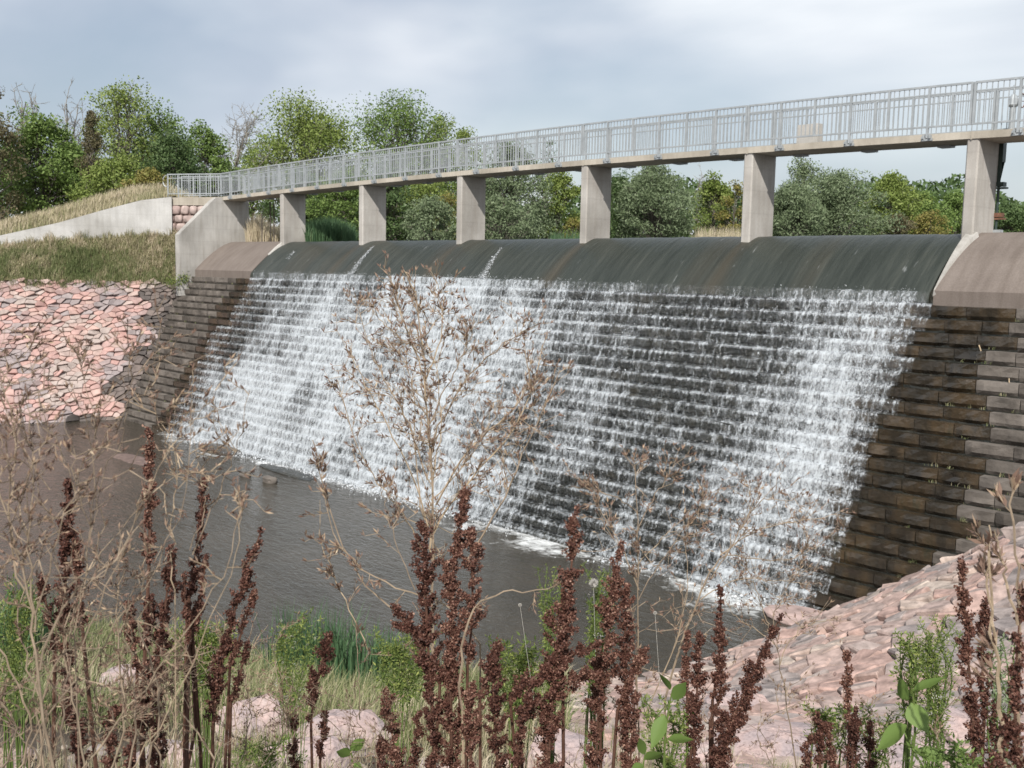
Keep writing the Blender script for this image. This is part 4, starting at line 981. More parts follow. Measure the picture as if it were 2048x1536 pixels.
c = scatter(2600, 1150, 2150, 0, 0, 2.7, 7.5, lambda c, D, sd_: fbm(c*2.2+7, 2) > .5); mb = MB(); N = len(c)
ht = rng.uniform(.04, .22, N); tp_ = c+np.stack([rng.normal(0, .04, N), rng.normal(0, .04, N), ht], 1); segs(mb, c, tp_, .0014, .0008, 3, .5); mb.build('small_dry_stems', M_stem, kind='stuff')
mb = MB(); k = rng.integers(0, N, 26000); u = rng.random(26000)[:, None]; P = c[k]+(tp_[k]-c[k])*u+rng.normal(0, .014, (26000, 3)); leaves(mb, P, rng.uniform(.006, .018, 26000), .4, np.clip(.5+.9*(fbm(c[k]*1.3, 2)-.5)+rng.normal(0, .2, 26000), 0, 1)); mb.build('small_bank_weeds', M_weed, kind='stuff')
c = scatter(3200, -100, 1150, 0, 0, 2.5, 7, lambda c, D, sd_: fbm(c*2.2+3, 2) > .45); mb = MB(); N = len(c)
ht = rng.uniform(.05, .3, N); tp_ = c+np.stack([rng.normal(0, .06, N), rng.normal(0, .06, N), ht], 1); segs(mb, c, tp_, .0015, .0008, 3, .5); mb.build('small_dry_stems', M_stem, kind='stuff')
mb = MB(); k = rng.integers(0, N, 30000); u = rng.random(30000)[:, None]; P = c[k]+(tp_[k]-c[k])*u+rng.normal(0, .016, (30000, 3)); leaves(mb, P, rng.uniform(.006, .018, 30000), .35, np.clip(rng.normal(.35, .2, 30000), 0, 1)); mb.build('small_dry_weeds', M_straw, kind='stuff')

# cattail clumps at the shore
def cattails(px0, px1, D, h, n, label):
    mb = MB(); P = []
    c0 = at((px0+px1)/2, 900, D); w_ = (px1-px0)*D/FPX
    for _ in range(n):
        q = c0+Rt0*random.uniform(-.5, .5)*w_+np.array([-math.sin(YAW), math.cos(YAW), 0])*random.gauss(0, .5); q[2] = float(GR(q[0], q[1])); P.append(q)
    blades(mb, np.array(P), h*rng.uniform(.55, 1.1, n), .022, .3, np.clip(rng.normal(.3, .2, n), 0, 1)); return mb.build('cattail_clump', M_reed, label=label, category='cattails', kind='thing', group='cattails along the near shore')
cattails(560, 720, 15.5, 1.25, 420, 'clump of dark green cattail leaves at the shore in the middle of the photo')
cattails(690, 790, 15.0, 1.0, 200, 'cattail clump just left of the big dry plant stem')
cattails(-20, 60, 13.0, 1.3, 200, 'cattail clump at the left edge of the shore')

# boulders
def boulder(px_, py_, wpx, hpx, label, D=None, seed=1, mat=None):
    p, D_ = hit(px_, py_+hpx*.4); 
    if p is None: D_ = 4.0; p = at(px_, py_, D_)
    if D: D_ = D; p = at(px_, py_, D); p[2] = float(GR(p[0], p[1]))
    w_ = wpx*D_/FPX*.5; h_ = hpx*D_/FPX*.5
    mb = MB(); V, Fc = I4
    n = fbm(V*1.1+seed*3.1, 3)[:, None]; q = V*(1+.75*(n-.5)); q = q+.06*(fbm(V*5+seed, 3)[:, None]-.5)*V
    # chop a few planes so that the stone reads as broken quartzite
    r = np.random.default_rng(seed)
    for _ in range(14):
        nn_ = r.normal(size=3); nn_ /= np.linalg.norm(nn_); dd_ = q@nn_; lim2 = .52+.28*r.random(); q = q-np.outer(np.maximum(dd_-lim2, 0)*.85, nn_)
    q = q*(1+.26*(fbm(V*3+seed, 3)[:, None]-.5)+.10*(fbm(V*9+seed, 3)[:, None]-.5)); mb.add(q*np.array([w_, w_*.8, h_]), Fc, r.random()); o = mb.build('boulder', mat or M_boulder, smooth=False, label=label, category='boulder', group='pink boulders on the near bank'); o.location = p+np.array([0, 0, h_*.25]); o.rotation_euler = (0, 0, YAW); return o
BD = [(510, 1415, 190, 150, 'rounded grey-pink boulder at the left, next to the cattails'), (700, 1440, 220, 130, 'flat pink boulder behind the dark dock spikes left of centre'),
 (240, 1350, 150, 170, 'grey-pink boulder behind the left weeds'), 
  
 (1130, 1500, 230, 130, 'low pink boulder at the bottom right of the central docks'), (1560, 1470, 330, 130, 'wide smooth pink boulder at the bottom, right of centre'),
 (1800, 1500, 280, 140, 'pale boulder at the bottom under the green broad leaves'), (1960, 1440, 200, 130, 'pale boulder at the bottom right edge'),

 (620, 1500, 180, 120, 'pink boulder at the bottom left of centre'),  (1390, 1510, 160, 110, 'tilted rock at the bottom between two dock clumps'), (330, 1490, 200, 110, 'pink rock at the bottom under the left dock'), (1480, 1395, 150, 70, 'low slab stone above the bottom boulders')]
for k, (a, b_, c_, d_, l_) in enumerate(BD): boulder(a, b_, c_, d_, l_, seed=k+2)
mb = MB()
for q in scatter(420, -100, 2150, 0, 0, 2.8, 8):
    rock(mb, q, rng.uniform(.03, .13)*np.array([1, .8, .55]), rng.uniform(0, 50), rng.random(), I2, .6)
mb.build('loose_stones', M_bankpink, kind='stuff')

# ================================================================== FOREGROUND PLANTS
def base_under(px_, py_, D):
    p = at(px_, py_, D); p = p.copy(); return p
def spine(pts, D, n=14):
    """smooth 3-D line through (px, py[, D]) points, at its own real distance"""
    A = np.array([at(q[0], q[1], q[2] if len(q) > 2 else D) for q in pts]); t_ = np.linspace(0, 1, len(A)); tt = np.linspace(0, 1, n)
    if len(A) > 2:
        out_ = []
        for a in range(3):
            cf = np.polyfit(t_, A[:, a], min(3, len(A)-1)); out_.append(np.polyval(cf, tt))
        return np.stack(out_, 1)
    return A[0]+(A[1]-A[0])*tt[:, None]
def to_ground(p):
    g_ = p.copy(); g_[2] = min(float(GR(p[0], p[1])), p[2]-.05); return g_
def dock_spike(seed_mb, stem_mb, sp_, wid, D, dens_=1.0):
    toff = rng.uniform(-.16, .2)
    """one seed spike: whorls of small winged fruits round the stem, in ragged side bunches"""
    L_ = np.linalg.norm(np.diff(sp_, axis=0), axis=1).sum(); W = wid*D/FPX*.52
    tube(stem_mb, sp_, np.linspace(.0032, .0014, len(sp_)), 5, .5)
    n = int(L_*11500*dens_*(wid/50)**.75*(D/2.2)); u = rng.random(n)
    # bunch structure: short side branches
    nb = int(L_/.0055); bu = np.sort(rng.random(nb)); ba = rng.random(nb)*6.28; bl = rng.uniform(.4, 1.0, nb)**1.2
    k = rng.integers(0, nb, n); s_ = rng.random(n)**.7
    taper = np.clip(np.minimum(bu*1.0/.10+.35, (1-bu)/.30+.18), 0, 1)
    idx = bu*(len(sp_)-1); i0 = np.clip(idx.astype(int), 0, len(sp_)-2); f_ = (idx-i0)[:, None]
    B = sp_[i0]*(1-f_)+sp_[i0+1]*f_; ax = sp_[i0+1]-sp_[i0]; ax /= np.linalg.norm(ax, axis=1, keepdims=True)
    s1 = np.cross(ax, Fw); s1 /= np.linalg.norm(s1, axis=1, keepdims=True); s2 = np.cross(ax, s1)
    o_ = s1*np.cos(ba)[:, None]+s2*np.sin(ba)[:, None]
    tip = B+o_*(W*bl*taper)[:, None]+ax*(W*.9*bl)[:, None]
    P = B[k]+(tip[k]-B[k])*s_[:, None]+rng.normal(0, .0030, (n, 3))
    for _ in range(2):
        leaves(seed_mb, P+rng.normal(0, .0008, P.shape), rng.uniform(.0036, .0070, n), .7, np.clip(rng.normal(.45, .22, n)+toff+.3*(u-.5)+.4*(rng.random(n) < .10), 0, 1))
def dock(label, spikes, D, root_px, dens_=1.0):
    p0 = to_ground(at(root_px[0], root_px[1], D)); root = empty('dock_plant', tuple(p0), label=label, category='dock plant', group='curly dock plants in the foreground')
    st = MB()
    for w_, pts in spikes:
        sd_ = MB(); sp_ = spine(pts, D); q = MB()
        dock_spike(sd_, st, sp_, w_, D, dens_)
        # bare stem below the spike
        a = sp_[0]; dn = limb_path(p0+rng.normal(0, .012, 3)*[1, 1, 0], a, 6, .01); tube(st, dn, np.linspace(.0055, .0034, 6), 6, .45)
        o = sd_.build('seed_spike', M_dock, root); o.matrix_parent_inverse = Matrix.Translation(-Vector(p0))
    o = st.build('stalk', M_dockst, root); o.matrix_parent_inverse = Matrix.Translation(-Vector(p0))
    return root
DK = [
 ('tallest red-brown dock in the centre with many crowded spikes', 2.15, (905, 1640), [(52, [(920, 1400), (905, 1200), (930, 985)]), (66, [(862, 1380), (852, 1200), (848, 1045)]), (58, [(935, 1330), (945, 1200), (938, 1062)]), (50, [(880, 1370), (840, 1290), (788, 1222)]), (80, [(905, 1560), (900, 1450), (890, 1330)]), (44, [(900, 1320), (905, 1240), (890, 1130)]), (60, [(870, 1560), (868, 1470), (862, 1380)])]),
 ('short dark dock just right of the tallest central one', 2.05, (990, 1640), [(62, [(1000, 1580), (990, 1450), (985, 1325)]), (60, [(950, 1590), (940, 1480), (945, 1380)]), (46, [(960, 1400), (975, 1350), (1000, 1290)]), (50, [(1030, 1560), (1040, 1470), (1060, 1380)])]),
 ('dock with a thick knobbly leading spike right of centre', 2.1, (1095, 1640), [(56, [(1125, 1290), (1140, 1160), (1152, 1033)]), (74, [(1100, 1480), (1110, 1340), (1128, 1200)]), (56, [(1020, 1400), (1090, 1340), (1190, 1290)]), (60, [(1040, 1440), (1110, 1380), (1180, 1350)]), (64, [(1105, 1600), (1095, 1510), (1090, 1430)])]),
 ('broad dock with two parallel dark spikes right of the knobbly one', 2.2, (1225, 1640), [(64, [(1200, 1420), (1215, 1260), (1238, 1110)]), (52, [(1255, 1500), (1250, 1330), (1252, 1170)]), (60, [(1190, 1560), (1195, 1460), (1196, 1350)]), (50, [(1260, 1590), (1262, 1500), (1270, 1400)]), (36, [(1235, 1420), (1260, 1360), (1290, 1300)])]),
 ('dock with slender forked spikes left of the leaning one', 2.3, (1400, 1640), [(28, [(1425, 1400), (1440, 1290), (1440, 1180)]), (40, [(1385, 1480), (1395, 1370), (1400, 1270)]), (46, [(1390, 1590), (1388, 1500), (1385, 1400)]), (24, [(1375, 1400), (1372, 1330), (1375, 1270)]), (26, [(1420, 1440), (1440, 1390), (1445, 1330)])]),
 ('dock leaning far to the right over the riprap', 2.2, (1430, 1650), [(48, [(1450, 1490), (1490, 1380), (1555, 1245)]), (44, [(1430, 1560), (1470, 1450), (1515, 1350)]), (52, [(1440, 1600), (1435, 1530), (1445, 1440)])]),
 ('tall single dark dock spike on the right', 1.9, (1955, 1640), [(40, [(1950, 1480), (1935, 1300), (1922, 1120)]), (34, [(1968, 1440), (1965, 1320), (1970, 1205)]), (46, [(1955, 1590), (1950, 1490), (1945, 1400)]), (28, [(1990, 1560), (1985, 1480), (1990, 1400)])]),
 ('thin small dock spike right of the leaning dock', 2.3, (1708, 1640), [(22, [(1700, 1450), (1695, 1380), (1694, 1308)]), (34, [(1712, 1590), (1705, 1500), (1712, 1420)]), (26, [(1735, 1560), (1740, 1500), (1738, 1450)])]),
 ('short dock pair at the bottom, left of the thin spike', 2.3, (1640, 1640), [(36, [(1640, 1590), (1640, 1500), (1636, 1430)]), (30, [(1660, 1590), (1662, 1520), (1655, 1450)]), (24, [(1615, 1590), (1612, 1520), (1618, 1470)])]),
 ('dark dock at the extreme right bottom corner', 1.5, (2035, 1640), [(40, [(2040, 1560), (2030, 1400), (2045, 1180)]), (44, [(1995, 1590), (2000, 1520), (2010, 1440)])]),
 ('red-brown dock at the left with blurred twin spikes', 1.8, (140, 1600), [(46, [(128, 1270), (132, 1120), (136, 965)]), (30, [(165, 1260), (158, 1160), (150, 1080)]), (26, [(110, 1300), (95, 1220), (82, 1160)]), (40, [(150, 1480), (140, 1380), (130, 1290)])]),
 ('tall tan topped dock spike standing against the water on the left', 1.9, (300, 1620), [(30, [(298, 1130), (300, 1000), (298, 868)]), (58, [(305, 1400), (325, 1260), (342, 1110)]), (50, [(285, 1480), (290, 1330), (302, 1190)]), (46, [(320, 1560), (315, 1460), (310, 1380)]), (30, [(275, 1330), (262, 1260), (255, 1200)])]),
 ('slender dock with a black stem and sparse spikes on the left', 2.1, (372, 1620), [(30, [(378, 1200), (395, 1080), (408, 955)]), (20, [(385, 1270), (402, 1190), (412, 1115)]), (18, [(374, 1240), (370, 1190), (368, 1150)]), (22, [(378, 1300), (382, 1260), (386, 1215)])]),
 ('dock with a long curved spike leaning right on the left side', 2.1, (425, 1600), [(42, [(430, 1400), (465, 1240), (520, 1068)]), (24, [(460, 1330), (485, 1260), (508, 1185)]), (36, [(425, 1460), (432, 1380), (445, 1300)]), (20, [(462, 1400), (480, 1350), (495, 1285)])]),
 ('single leaning dark dock spike left of the big central ones', 2.3, (608, 1640), [(46, [(622, 1450), (635, 1360), (660, 1270)]), (22, [(590, 1560), (588, 1500), (590, 1440)]), (26, [(640, 1530), (645, 1480), (650, 1430)])]),
 ('short dock at the bottom left of the central cluster', 2.2, (790, 1640), [(44, [(800, 1580), (785, 1470), (772, 1380)]), (28, [(760, 1590), (765, 1530), (760, 1480)]), (30, [(825, 1580), (830, 1500), (838, 1430)])]),
 ('dark dock clump in the bottom left corner', 1.7, (210, 1640), [(40, [(215, 1590), (220, 1500), (230, 1420)]), (40, [(170, 1600), (160, 1520), (165, 1440)]), (34, [(255, 1600), (258, 1540), (262, 1470)])]),
]
for lab, D, rp, spk in DK: dock(lab, spk, D, rp)

def pods(mb, P, dirs, s, n=4):
    for _ in range(n):
        e = dirs+rng.normal(0, .45, P.shape); e /= np.linalg.norm(e, axis=1, keepdims=True)
        sz = s*rng.uniform(.6, 1.3, len(P)); leaves(mb, P+e*sz[:, None]*.5, sz, .22, np.clip(rng.normal(.3, .22, len(P)), 0, 1), dirs=e)
def dry_plant(name, label, stems, D, pod=.016, branch=.02, tint=.6, rs=.75, ds=1.6, root_px=None, ntw=1.0, cat='dry plant', group='dry seed stalks in the foreground', smat=None, podn=4):
    """pale branching stalk whose twigs end in tufts of split pods"""
    A0 = at(*(root_px or stems[0][1][0])[:2], D); p0 = to_ground(A0)
    root = empty(name, tuple(p0), label=label, category=cat, group=group)
    st = MB(); pd = MB(); first = True
    for r_, pts, dn in stems:
        r_ = r_*rs; dn = dn*ds
        sp_ = spine(pts, D, 16); K = len(sp_)
        sp_[1:-1] += rng.normal(0, .0025, (K-2, 3))
        tube(st, sp_, np.linspace(r_, r_*.4, K), 5, tint+rng.uniform(-.25, .15))
        if first:
            tube(st, limb_path(p0, sp_[0], 5, .005), np.linspace(r_*1.3, r_, 5), 6, tint); first = False
        L_ = np.linalg.norm(np.diff(sp_, axis=0), axis=1).sum(); nbr = int(L_*dn*ntw)
        for _ in range(nbr):
            u = rng.uniform(.12, 1.0)**.75*(K-1); i = min(int(u), K-2); b0 = sp_[i]+(sp_[i+1]-sp_[i])*(u-i)
            ax = sp_[i+1]-sp_[i]; ax /= np.linalg.norm(ax); e = ax*.9+rng.normal(0, .75, 3); e /= np.linalg.norm(e); ln = branch*rng.uniform(.5, 2.4)*(1.25-u/(K-1)*.55)
            q = limb_path(b0, b0+e*ln, 4, .07); rr = np.linspace(.0012, .0007, 4)*min(1.6, max(.7, r_/.003)); segs(st, q[:-1], q[1:], rr[:-1], rr[1:], 3, tint)
            tips = [q[-1], q[2], q[1]]
            for _ in range(2):
                e2 = e+rng.normal(0, .6, 3); e2 /= np.linalg.norm(e2); t0 = q[rng.integers(1, 4)]; t1 = t0+e2*ln*.45; segs(st, [t0], [t1], .0008, .0005, 3, tint); tips.append(t1)
            Pq = np.array(tips); pods(pd, Pq, np.repeat(e[None]+[[0, 0, .3]], len(Pq), 0), pod, podn)
    for m_, mt, nm in ((st, smat or M_stem, 'stalk'), (pd, M_straw, 'pods')):
        if m_.n:
            o = m_.build(nm, mt, root); o.matrix_parent_inverse = Matrix.Translation(-Vector(p0))
            if nm in ('pods', 'seed_heads'): o['kind'] = 'stuff'
    return root
dry_plant('dry_stalk', 'big dead branching plant in the centre, pale stem and brown pods before the white water', [
 (.0052, [(868, 1640), (866, 1300), (868, 1000), (850, 780), (832, 580)], 34),
 (.0036, [(866, 1120), (900, 1010), (1010, 880), (1085, 690)], 40), (.0034, [(872, 1010), (960, 880), (1040, 800), (1050, 700)], 36),
 (.0030, [(862, 890), (910, 790), (990, 700), (1075, 650)], 38), (.0034, [(935, 1120), (1010, 990), (1060, 880), (1120, 740)], 26),
 (.0028, [(858, 1060), (800, 900), (740, 790), (700, 690)], 32), (.0026, [(855, 960), (810, 830), (760, 740), (715, 610)], 36),
 (.0026, [(852, 800), (830, 700), (800, 620), (796, 570)], 46), (.0024, [(852, 760), (880, 680), (885, 620), (870, 560)], 46),
 (.0026, [(845, 1100), (790, 1010), (735, 930), (675, 760)], 30), (.0024, [(850, 1040), (830, 900), (825, 780), (790, 700)], 34),
 (.0024, [(858, 850), (900, 760), (930, 700), (950, 640)], 34), (.0024, [(850, 720), (810, 680), (770, 650), (745, 620)], 40),
 (.0022, [(860, 960), (880, 860), (875, 760), (850, 680)], 40), (.0022, [(862, 1000), (930, 930), (975, 860), (1000, 800)], 36)], 2.4, root_px=(868, 1640), branch=.042, pod=.0135)
dry_plant('dry_stalk', 'thin yellow forked stalk leaning left between the central plant and the pool', [
 (.0030, [(960, 1290), (880, 1200), (780, 1180), (700, 1110), (645, 980)], 12), (.0026, [(800, 1230), (700, 1120), (650, 990), (625, 880)], 16), (.0020, [(735, 1300), (690, 1200), (650, 1110), (640, 1000)], 14), (.0018, [(830, 1180), (790, 1080), (770, 1010), (750, 960)], 18), (.002, [(720, 1440), (718, 1380), (715, 1300), (705, 1240)], 8)], 2.3, root_px=(965, 1640), branch=.03, pod=.016)
dry_plant('fallen_stalk', 'bare yellow stalk lying across between the two tallest docks', [(.0034, [(925, 1420), (938, 1240), (1010, 1185), (1115, 1172)], 5)], 2.1, root_px=(940, 1640), branch=.02, pod=.012)
dry_plant('dry_stalk', 'upright pale stalk with tufted branches right of the broad dock', [
 (.0034, [(1280, 1640), (1278, 1400), (1276, 1180), (1270, 930)], 24), (.0022, [(1278, 1180), (1240, 1090), (1205, 1030), (1185, 975)], 30), (.0022, [(1277, 1200), (1330, 1110), (1380, 1040), (1420, 985)], 30),
 (.0020, [(1277, 1060), (1300, 1010), (1330, 960), (1355, 915)], 32), (.0020, [(1275, 1030), (1240, 1000), (1200, 985), (1170, 975)], 30), (.0022, [(1290, 1430), (1360, 1260), (1375, 1150), (1378, 1020)], 20), (.0018, [(1276, 1130), (1320, 1080), (1350, 1060), (1400, 1050)], 28)], 2.6, root_px=(1280, 1640), branch=.045, pod=.014, tint=.5)
dry_plant('dry_stalk', 'reddish twiggy stalk spreading over the lower right of the cascade', [
 (.0040, [(1330, 1400), (1395, 1200), (1440, 1120), (1500, 1060)], 20), (.0024, [(1440, 1110), (1520, 1060), (1600, 1040), (1680, 1030)], 30), (.0022, [(1420, 1160), (1470, 1080), (1500, 1010), (1490, 960)], 32),
 (.0022, [(1450, 1110), (1540, 1120), (1600, 1110), (1650, 1080)], 28), (.0020, [(1400, 1200), (1480, 1160), (1560, 1160), (1620, 1170)], 26), (.0020, [(1480, 1060), (1530, 1000), (1560, 1000), (1600, 990)], 30)], 2.7, root_px=(1320, 1640), branch=.045, pod=.012, tint=.42)
dry_plant('dry_stalk', 'dull brown stalk rising from the riprap left of the thin dock spike', [
 (.0030, [(1600, 1640), (1585, 1480), (1560, 1340), (1540, 1250)], 10), (.0020, [(1545, 1270), (1520, 1200), (1500, 1150), (1490, 1110)], 34), (.0020, [(1545, 1260), (1560, 1200), (1590, 1150), (1600, 1120)], 34), (.0018, [(1550, 1290), (1500, 1250), (1470, 1230), (1450, 1200)], 30), (.0018, [(1560, 1330), (1600, 1260), (1650, 1240), (1680, 1230)], 24)], 2.7, root_px=(1600, 1640), branch=.04, pod=.012, tint=.45)
dry_plant('dry_stalk', 'thick tan pod stalk at the right edge of the photo', [
 (.0050, [(2010, 1640), (2000, 1420), (1985, 1260), (1978, 1070)], 6), (.0040, [(2035, 1600), (2040, 1300), (2030, 1100), (2022, 955)], 6), (.0030, [(1990, 1300), (1980, 1200), (1975, 1130), (1978, 1050)], 10), (.003, [(2035, 1250), (2010, 1150), (2000, 1100), (1990, 1060)], 8)], 1.5, root_px=(2020, 1640), branch=.02, pod=.021, tint=.5, podn=5)
# left, nearer the camera
dry_plant('dry_stalk', 'dense dull brown dead weed filling the left edge above the boulders', [
 (.0026, [(-20+38*k, 1560), (-10+38*k+rng.normal(0, 20), 1400), (-20+38*k+rng.normal(0, 35), 1250), (-10+38*k+rng.normal(0, 50), 1060+12*k)], 22) for k in range(9)], 1.6, root_px=(120, 1640), branch=.034, pod=.010, tint=.35)
dry_plant('dry_stalk', 'fine grey weed tangle at the bottom between the docks and the right boulders', [
 (.0018, [(1100+85*k, 1600), (1110+85*k+rng.normal(0, 20), 1530), (1100+85*k+rng.normal(0, 30), 1470), (1110+85*k+rng.normal(0, 40), 1400)], 24) for k in range(10)], 2.4, root_px=(1500, 1640), branch=.035, pod=.009, tint=.4)
dry_plant('dry_stalk', 'thick pale stem leaning left at the lower left corner', [
 (.0058, [(110, 1640), (85, 1400), (50, 1180), (-10, 960)], 16), (.0036, [(80, 1340), (140, 1200), (200, 1150), (270, 1060)], 20), (.0030, [(70, 1260), (60, 1100), (65, 950), (50, 800)], 28), (.0028, [(50, 1180), (20, 1040), (30, 900), (0, 760)], 28), (.0026, [(70, 1230), (120, 1060), (150, 960), (130, 830)], 30), (.0024, [(60, 1100), (30, 990), (10, 900), (-20, 820)], 28)], 1.25, rs=.42, ds=1.5, root_px=(110, 1640), branch=.034, pod=.010, tint=.45)
dry_plant('dry_stalk', 'long straight tan stalk slanting up to the right across the left pool', [
 (.0030, [(60, 1500), (160, 1330), (290, 1190), (350, 1020), (385, 800)], 12), (.0034, [(140, 1580), (240, 1420), (380, 1290), (440, 1130), (480, 990)], 12), (.0026, [(165, 1290), (250, 1090), (330, 900), (350, 800)], 14), (.0028, [(250, 1560), (330, 1420), (420, 1260), (470, 1100), (480, 1010)], 8), (.0022, [(70, 1200), (200, 1110), (300, 990), (440, 940)], 14)], 1.35, rs=.36, ds=1.45, root_px=(60, 1640), branch=.024, pod=.010)
dry_plant('dry_stalk', 'tufted tan stalk over the left foot of the cascade', [
 (.0026, [(350, 1180), (345, 1060), (350, 950), (345, 850)], 18), (.0026, [(385, 1110), (440, 980), (470, 900), (500, 780)], 20), (.0020, [(345, 930), (330, 870), (310, 820), (300, 760)], 26), (.0020, [(350, 900), (390, 840), (420, 800), (440, 760)], 24), (.002, [(380, 1100), (410, 1010), (400, 950), (380, 760)], 18)], 1.45, rs=.36, ds=1.45, root_px=(350, 1640), branch=.030, pod=.011)
dry_plant('dry_stalk', 'faint brown stalk reaching over the pink riprap on the left', [
 (.0026, [(150, 1300), (180, 1100), (190, 900), (150, 700)], 26), (.0022, [(185, 1000), (240, 880), (260, 780), (240, 680)], 26), (.0022, [(180, 1050), (120, 900), (80, 800), (60, 690)], 26), (.0020, [(190, 900), (220, 820), (300, 720), (310, 650)], 24), (.002, [(100, 980), (20, 850), (0, 750), (10, 650)], 26)], 1.35, rs=.36, ds=1.45, root_px=(150, 1640), branch=.034, pod=.010, tint=.35)
dry_plant('dry_stalk', 'low tangle of grey dead twigs at the bottom left', [
 (.0024, [(40+60*k, 1600), (60+60*k+rng.normal(0, 20), 1500), (40+60*k+rng.normal(0, 40), 1420), (50+60*k+rng.normal(0, 60), 1330)], 34) for k in range(7)], 1.7, root_px=(200, 1640), branch=.035, pod=.010, tint=.35)
dry_plant('dry_stalk', 'grey twig tangle at the bottom between the left boulder and the docks', [
 (.0020, [(470+55*k, 1600), (480+55*k+rng.normal(0, 20), 1530), (470+55*k+rng.normal(0, 30), 1460), (480+55*k+rng.normal(0, 40), 1390)], 30) for k in range(6)], 2.2, root_px=(600, 1640), branch=.035, pod=.009, tint=.38)
dry_plant('dry_stalk', 'fine dead weed before the shore left of the cattails', [
 (.0020, [(330+45*k, 1500), (330+45*k+rng.normal(0, 15), 1420), (320+45*k+rng.normal(0, 20), 1340), (330+45*k+rng.normal(0, 30), 1250)], 26) for k in range(6)], 3.0, root_px=(450, 1640), branch=.05, pod=.012, tint=.55)

def weed(name, label, D, root_px, stems, mat, leaf, nper, asp=.35, spread=.02, up=.3, group='green weeds in the foreground', fluff=0):
    p0 = to_ground(at(*root_px, D)); root = empty(name, tuple(p0), label=label, category='weed', group=group); st = MB(); lf = MB(); fl = MB()
    for pts in stems:
        sp_ = spine(pts, D, 12); tube(st, limb_path(p0, sp_[0], 4, .01), .0022, 4, .3); tube(st, sp_, np.linspace(.0022, .0008, 12), 4, .3)
        u = rng.uniform(0, 1, nper)*11; i = np.minimum(u.astype(int), 10); P = sp_[i]+(sp_[i+1]-sp_[i])*(u-i)[:, None]; sc = spread*(1.15-u/11*.6)
        e = rng.normal(size=(nper, 3)); e /= np.linalg.norm(e, axis=1, keepdims=True); P2 = P+e*(sc*rng.random(nper))[:, None]; segs(st, P[::3], P2[::3], .0005, .0004, 3, .3)
        leaves(lf, P2, leaf*rng.uniform(.5, 1.3, nper), asp, np.clip(rng.normal(.55, .22, nper), 0, 1), dirs=e+[0, 0, up])
        if fluff: q = P2[rng.integers(0, nper, fluff)]; leaves(fl, np.repeat(q, 14, 0)+rng.normal(0, .004, (fluff*14, 3)), .006, .4, .5)
    for m_, mt, nm in ((st, M_weed, 'stem'), (lf, mat, 'foliage'), (fl, M_fluff, 'seed_heads')):
        if m_.n:
            o = m_.build(nm, mt, root); o.matrix_parent_inverse = Matrix.Translation(-Vector(p0))
            if nm != 'stem': o['kind'] = 'stuff'
    return root
def fan(x, yb, yt, w_, n): return [[(x+random.gauss(0, w_*.15), yb), (x+random.uniform(-.4, .4)*w_, (yb+yt)/2), (x+random.uniform(-.6, .6)*w_, yt+random.uniform(0, .3)*(yb-yt))] for _ in range(n)]
weed('goldenrod_weed', 'yellow-green feathery weed behind the two broad central docks', 2.35, (1200, 1640), fan(1195, 1420, 1120, 70, 11), M_weed, .009, 240, spread=.03, fluff=1)
weed('goldenrod_weed', 'yellow-green weed behind the knobbly dock spike', 2.4, (1110, 1640), fan(1105, 1400, 1130, 50, 8), M_weed, .009, 200, spread=.028)
weed('goldenrod_weed', 'tall lime green weed right of the leaning dock', 2.5, (1870, 1640), fan(1868, 1480, 1225, 90, 14), M_weed, .010, 260, spread=.03, fluff=1)
weed('leafy_weed', 'lime weed between the tall lime one and the right dock', 2.3, (1815, 1640), fan(1815, 1440, 1260, 50, 7), M_weed, .012, 160, spread=.03)
weed('leafy_weed', 'low pale green weed on the riprap below the dock leaning right', 2.6, (1640, 1640), fan(1660, 1500, 1400, 120, 9), M_weed, .012, 120, spread=.04)
weed('leafy_weed', 'fine green weed in front of the boulders at the right', 2.4, (1740, 1640), fan(1740, 1560, 1400, 130, 10), M_weed, .010, 140, spread=.035)
weed('leafy_weed', 'small green weed at the foot of the slender forked dock', 2.3, (1340, 1640), fan(1345, 1560, 1380, 110, 10), M_weed, .012, 140, spread=.035)
weed('leafy_weed', 'bright green weed below the slender black stemmed dock', 4.5, (400, 1500), fan(410, 1370, 1240, 150, 22), M_weed, .02, 200, spread=.07, fluff=3)
weed('flowering_weed', 'tall fleabane weed with tiny pale heads among the cattails', 5.0, (590, 1500), fan(590, 1420, 1215, 90, 14), M_weed, .02, 130, spread=.07, fluff=3)
weed('leafy_weed', 'green weed tangle right of the cattails behind the central docks', 4.5, (800, 1500), fan(810, 1400, 1260, 120, 16), M_weed, .02, 170, spread=.07)
weed('leafy_weed', 'leafy green weed between the central docks and the knobbly one', 3.6, (1020, 1500), fan(1030, 1420, 1270, 110, 14), M_weed, .02, 130, spread=.06)
weed('leafy_weed', 'green weed at the left edge behind the thick pale stem', 3.0, (30, 1500), fan(30, 1400, 1150, 110, 14), M_weed, .014, 160, spread=.06)
weed('leafy_weed', 'low green herbs under the single leaning dock', 2.8, (520, 1640), fan(540, 1580, 1470, 160, 12), M_weed, .012, 120, spread=.04)
weed('sage_weed', 'grey-green fine leaved weed beside the right dock', 1.9, (2000, 1640), fan(1995, 1560, 1260, 60, 7), M_leafS, .010, 160, spread=.03)
weed('leafy_weed', 'dark green herb at the bottom right corner', 1.8, (1900, 1640), fan(1890, 1600, 1480, 130, 9), M_leafA, .014, 90, spread=.04)

